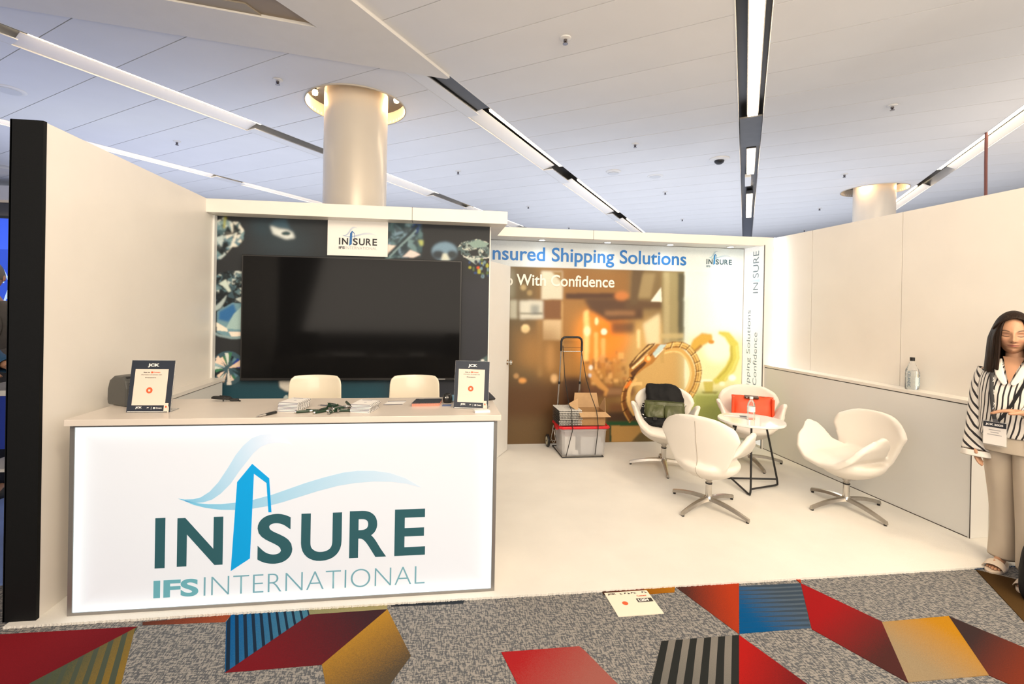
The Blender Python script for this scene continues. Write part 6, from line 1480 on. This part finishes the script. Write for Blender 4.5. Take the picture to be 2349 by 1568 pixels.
def man(label, loc, rz, coat, shirt, hairc, seated=False, arm=0):
    t = thing('person', label, 'person', loc, rz)
    z0 = 0
    sk = {'pel': (0, 0, .98), 'abd': (0, .01, 1.12), 'che': (0, 0, 1.34), 'nb': (0, -.01, 1.52), 'nt': (0, .01, 1.62)}
    ed = [('pel', 'abd'), ('abd', 'che'), ('che', 'nb'), ('nb', 'nt')]; rad = {'pel': (.15, .11), 'abd': (.15, .11), 'che': (.17, .11), 'nb': (.07, .06), 'nt': .055}
    for s_, nm in ((-1, 'l'), (1, 'r')):
        sk.update({nm+'sh': (s_*.19, -.01, 1.45), nm+'el': (s_*.27, .03, 1.17), nm+'w': (s_*.14, .28, 1.12), nm+'hip': (s_*.09, 0, .93), nm+'kn': (s_*.10, .02, .51), nm+'an': (s_*.11, 0, .10), nm+'to': (s_*.12, .16, .035)})
        ed += [('che', nm+'sh'), (nm+'sh', nm+'el'), (nm+'el', nm+'w'), ('pel', nm+'hip'), (nm+'hip', nm+'kn'), (nm+'kn', nm+'an'), (nm+'an', nm+'to')]
        rad.update({nm+'sh': .055, nm+'el': .04, nm+'w': (.028, .022), nm+'hip': .09, nm+'kn': .058, nm+'an': .038, nm+'to': (.038, .022)})
    V, Fc = skin_mesh(sk, ed, rad)
    for s_ in (-1, 1):
        hp_, he_, hr_ = hand((s_*.14, .28, 1.12), (-s_*.6, .7, -.05), (0, 0, -1), -s_, curl=.5); V2, F2 = skin_mesh(hp_, he_, hr_, 1); V, Fc = addm(V, Fc, V2, F2)
    cols = [(.52, .28, .18)]*len(V); HV, HF, HC_ = head_mesh(Vector((0, .03, 1.735)), Matrix.Identity(3), .078, .098, .122, skin=(.54, .30, .20), lip=(.45, .2, .15))
    V, Fc = addm(V, Fc, HV, HF); cols += HC_
    for s_ in (-1, 1): e_ = ear((s_*.075, .02, 1.73), s_); V, Fc = addm(V, Fc, e_.v, e_.f); cols += [(.54, .28, .19)]*len(e_.v)
    vmesh('body', V, Fc, cols, skinm, t)
    P = [[(.084*sin(th)*sin(a), .03+.103*sin(th)*cos(a)-.008, 1.74+.130*cos(th)-.01*(cos(a) < 0)*sin(th)) for a in [R(55)+R(250)*i/24 for i in range(25)]] for th in [R(2)+R(100)*j/12 for j in range(13)]]
    cloth('hair', P, mat('hair_'+hairc[0], hairc[1], .6), t, None, False, .008)
    c1 = mat('cloth_'+coat[0], coat[1], .8, noise=.1, nscale=30)
    cloth('jacket', [ring(0, cy0, z, rx, ry, 36, 2.4) for z, rx, ry, cy0 in ((1.545, .075, .070, -.01), (1.52, .13, .09, -.01), (1.48, .205, .115, -.01), (1.38, .225, .135, 0), (1.22, .205, .14, 0), (1.05, .205, .145, 0), (.88, .215, .15, 0))], c1, t)
    for s_ in (-1, 1):
        cloth('sleeve', tube_rings([(s_*.17, -.01, 1.475), (s_*.225, .0, 1.36), (s_*.275, .02, 1.18), (s_*.22, .16, 1.135), (s_*.155, .255, 1.12)], [(.075, .075), (.07, .07), (.062, .062), (.055, .055), (.048, .048)], 20, .02), c1, t)
        cloth('trouser_leg', tube_rings([(s_*.095, 0, .98), (s_*.10, 0, .75), (s_*.105, .01, .45), (s_*.11, .0, .08)], [(.11, .12), (.10, .105), (.085, .09), (.085, .09)], 20), mat('cloth_dark', (.03, .032, .04), .8), t)
        cloth('lapel', [[(s_*(.02+.05*sin(pi*u)), .105+.036*min(1, (1-u)*2), 1.16+.34*u), (s_*(.06+.07*sin(pi*u)), .100+.034*min(1, (1-u)*2), 1.17+.34*u)] for u in [i/8 for i in range(9)]], c1, t, None, False, .006)
        obj('shoe', blob([(s_*.115, .06, 0, .05, .14), (s_*.115, .06, .03, .052, .14), (s_*.115, .03, .07, .042, .10)], 20, 2.4), mat('shoe_black', (.02, .02, .02), .4), t, True)
    cloth('shirt_front', [[(x*(.05*u+.004), .138-.05*u*u, 1.16+.36*u) for x in (-1, 0, 1)] for u in [i/8 for i in range(9)]], mat('cloth_'+shirt[0], shirt[1], .7), t, None, False, .004)
    return t
man('man in a grey suit jacket and white shirt in front of the blue screen', (-3.53, 4.25, 0), R(195), ('grey_suit', (.13, .12, .11)), ('white_shirt', (.75, .75, .75)), ('grey', (.16, .15, .14)))
man('person in a blue denim shirt reaching over the neighbouring display table', (-3.04, 3.32, 0), R(-90), ('denim', (.03, .11, .24)), ('denim', (.03, .11, .24)), ('brown', (.05, .03, .02)))
dt = thing('display_table', 'white display table with blue front past the black wall end', 'table', (-2.74, 3.62, 0))
obj('tabletop', B((-.32, -.18, .93), (.30, .30, .965)), mat('table_white', (.8, .8, .8), .3), dt); obj('blue_front', B((-.30, -.165, .58), (.28, -.155, .93)), mat('deep_blue', (.03, .06, .40), .35), dt)
for sx in (-.28, .26):
    for sy in (-.14, .26): obj('leg', MB().tube([(sx, sy, .003), (sx, sy, .93)], .013, 10), chrome, dt)
obj('shelf', B((-.28, -.14, .42), (.26, .26, .44)), mat('table_white', (.8, .8, .8), .3), dt)
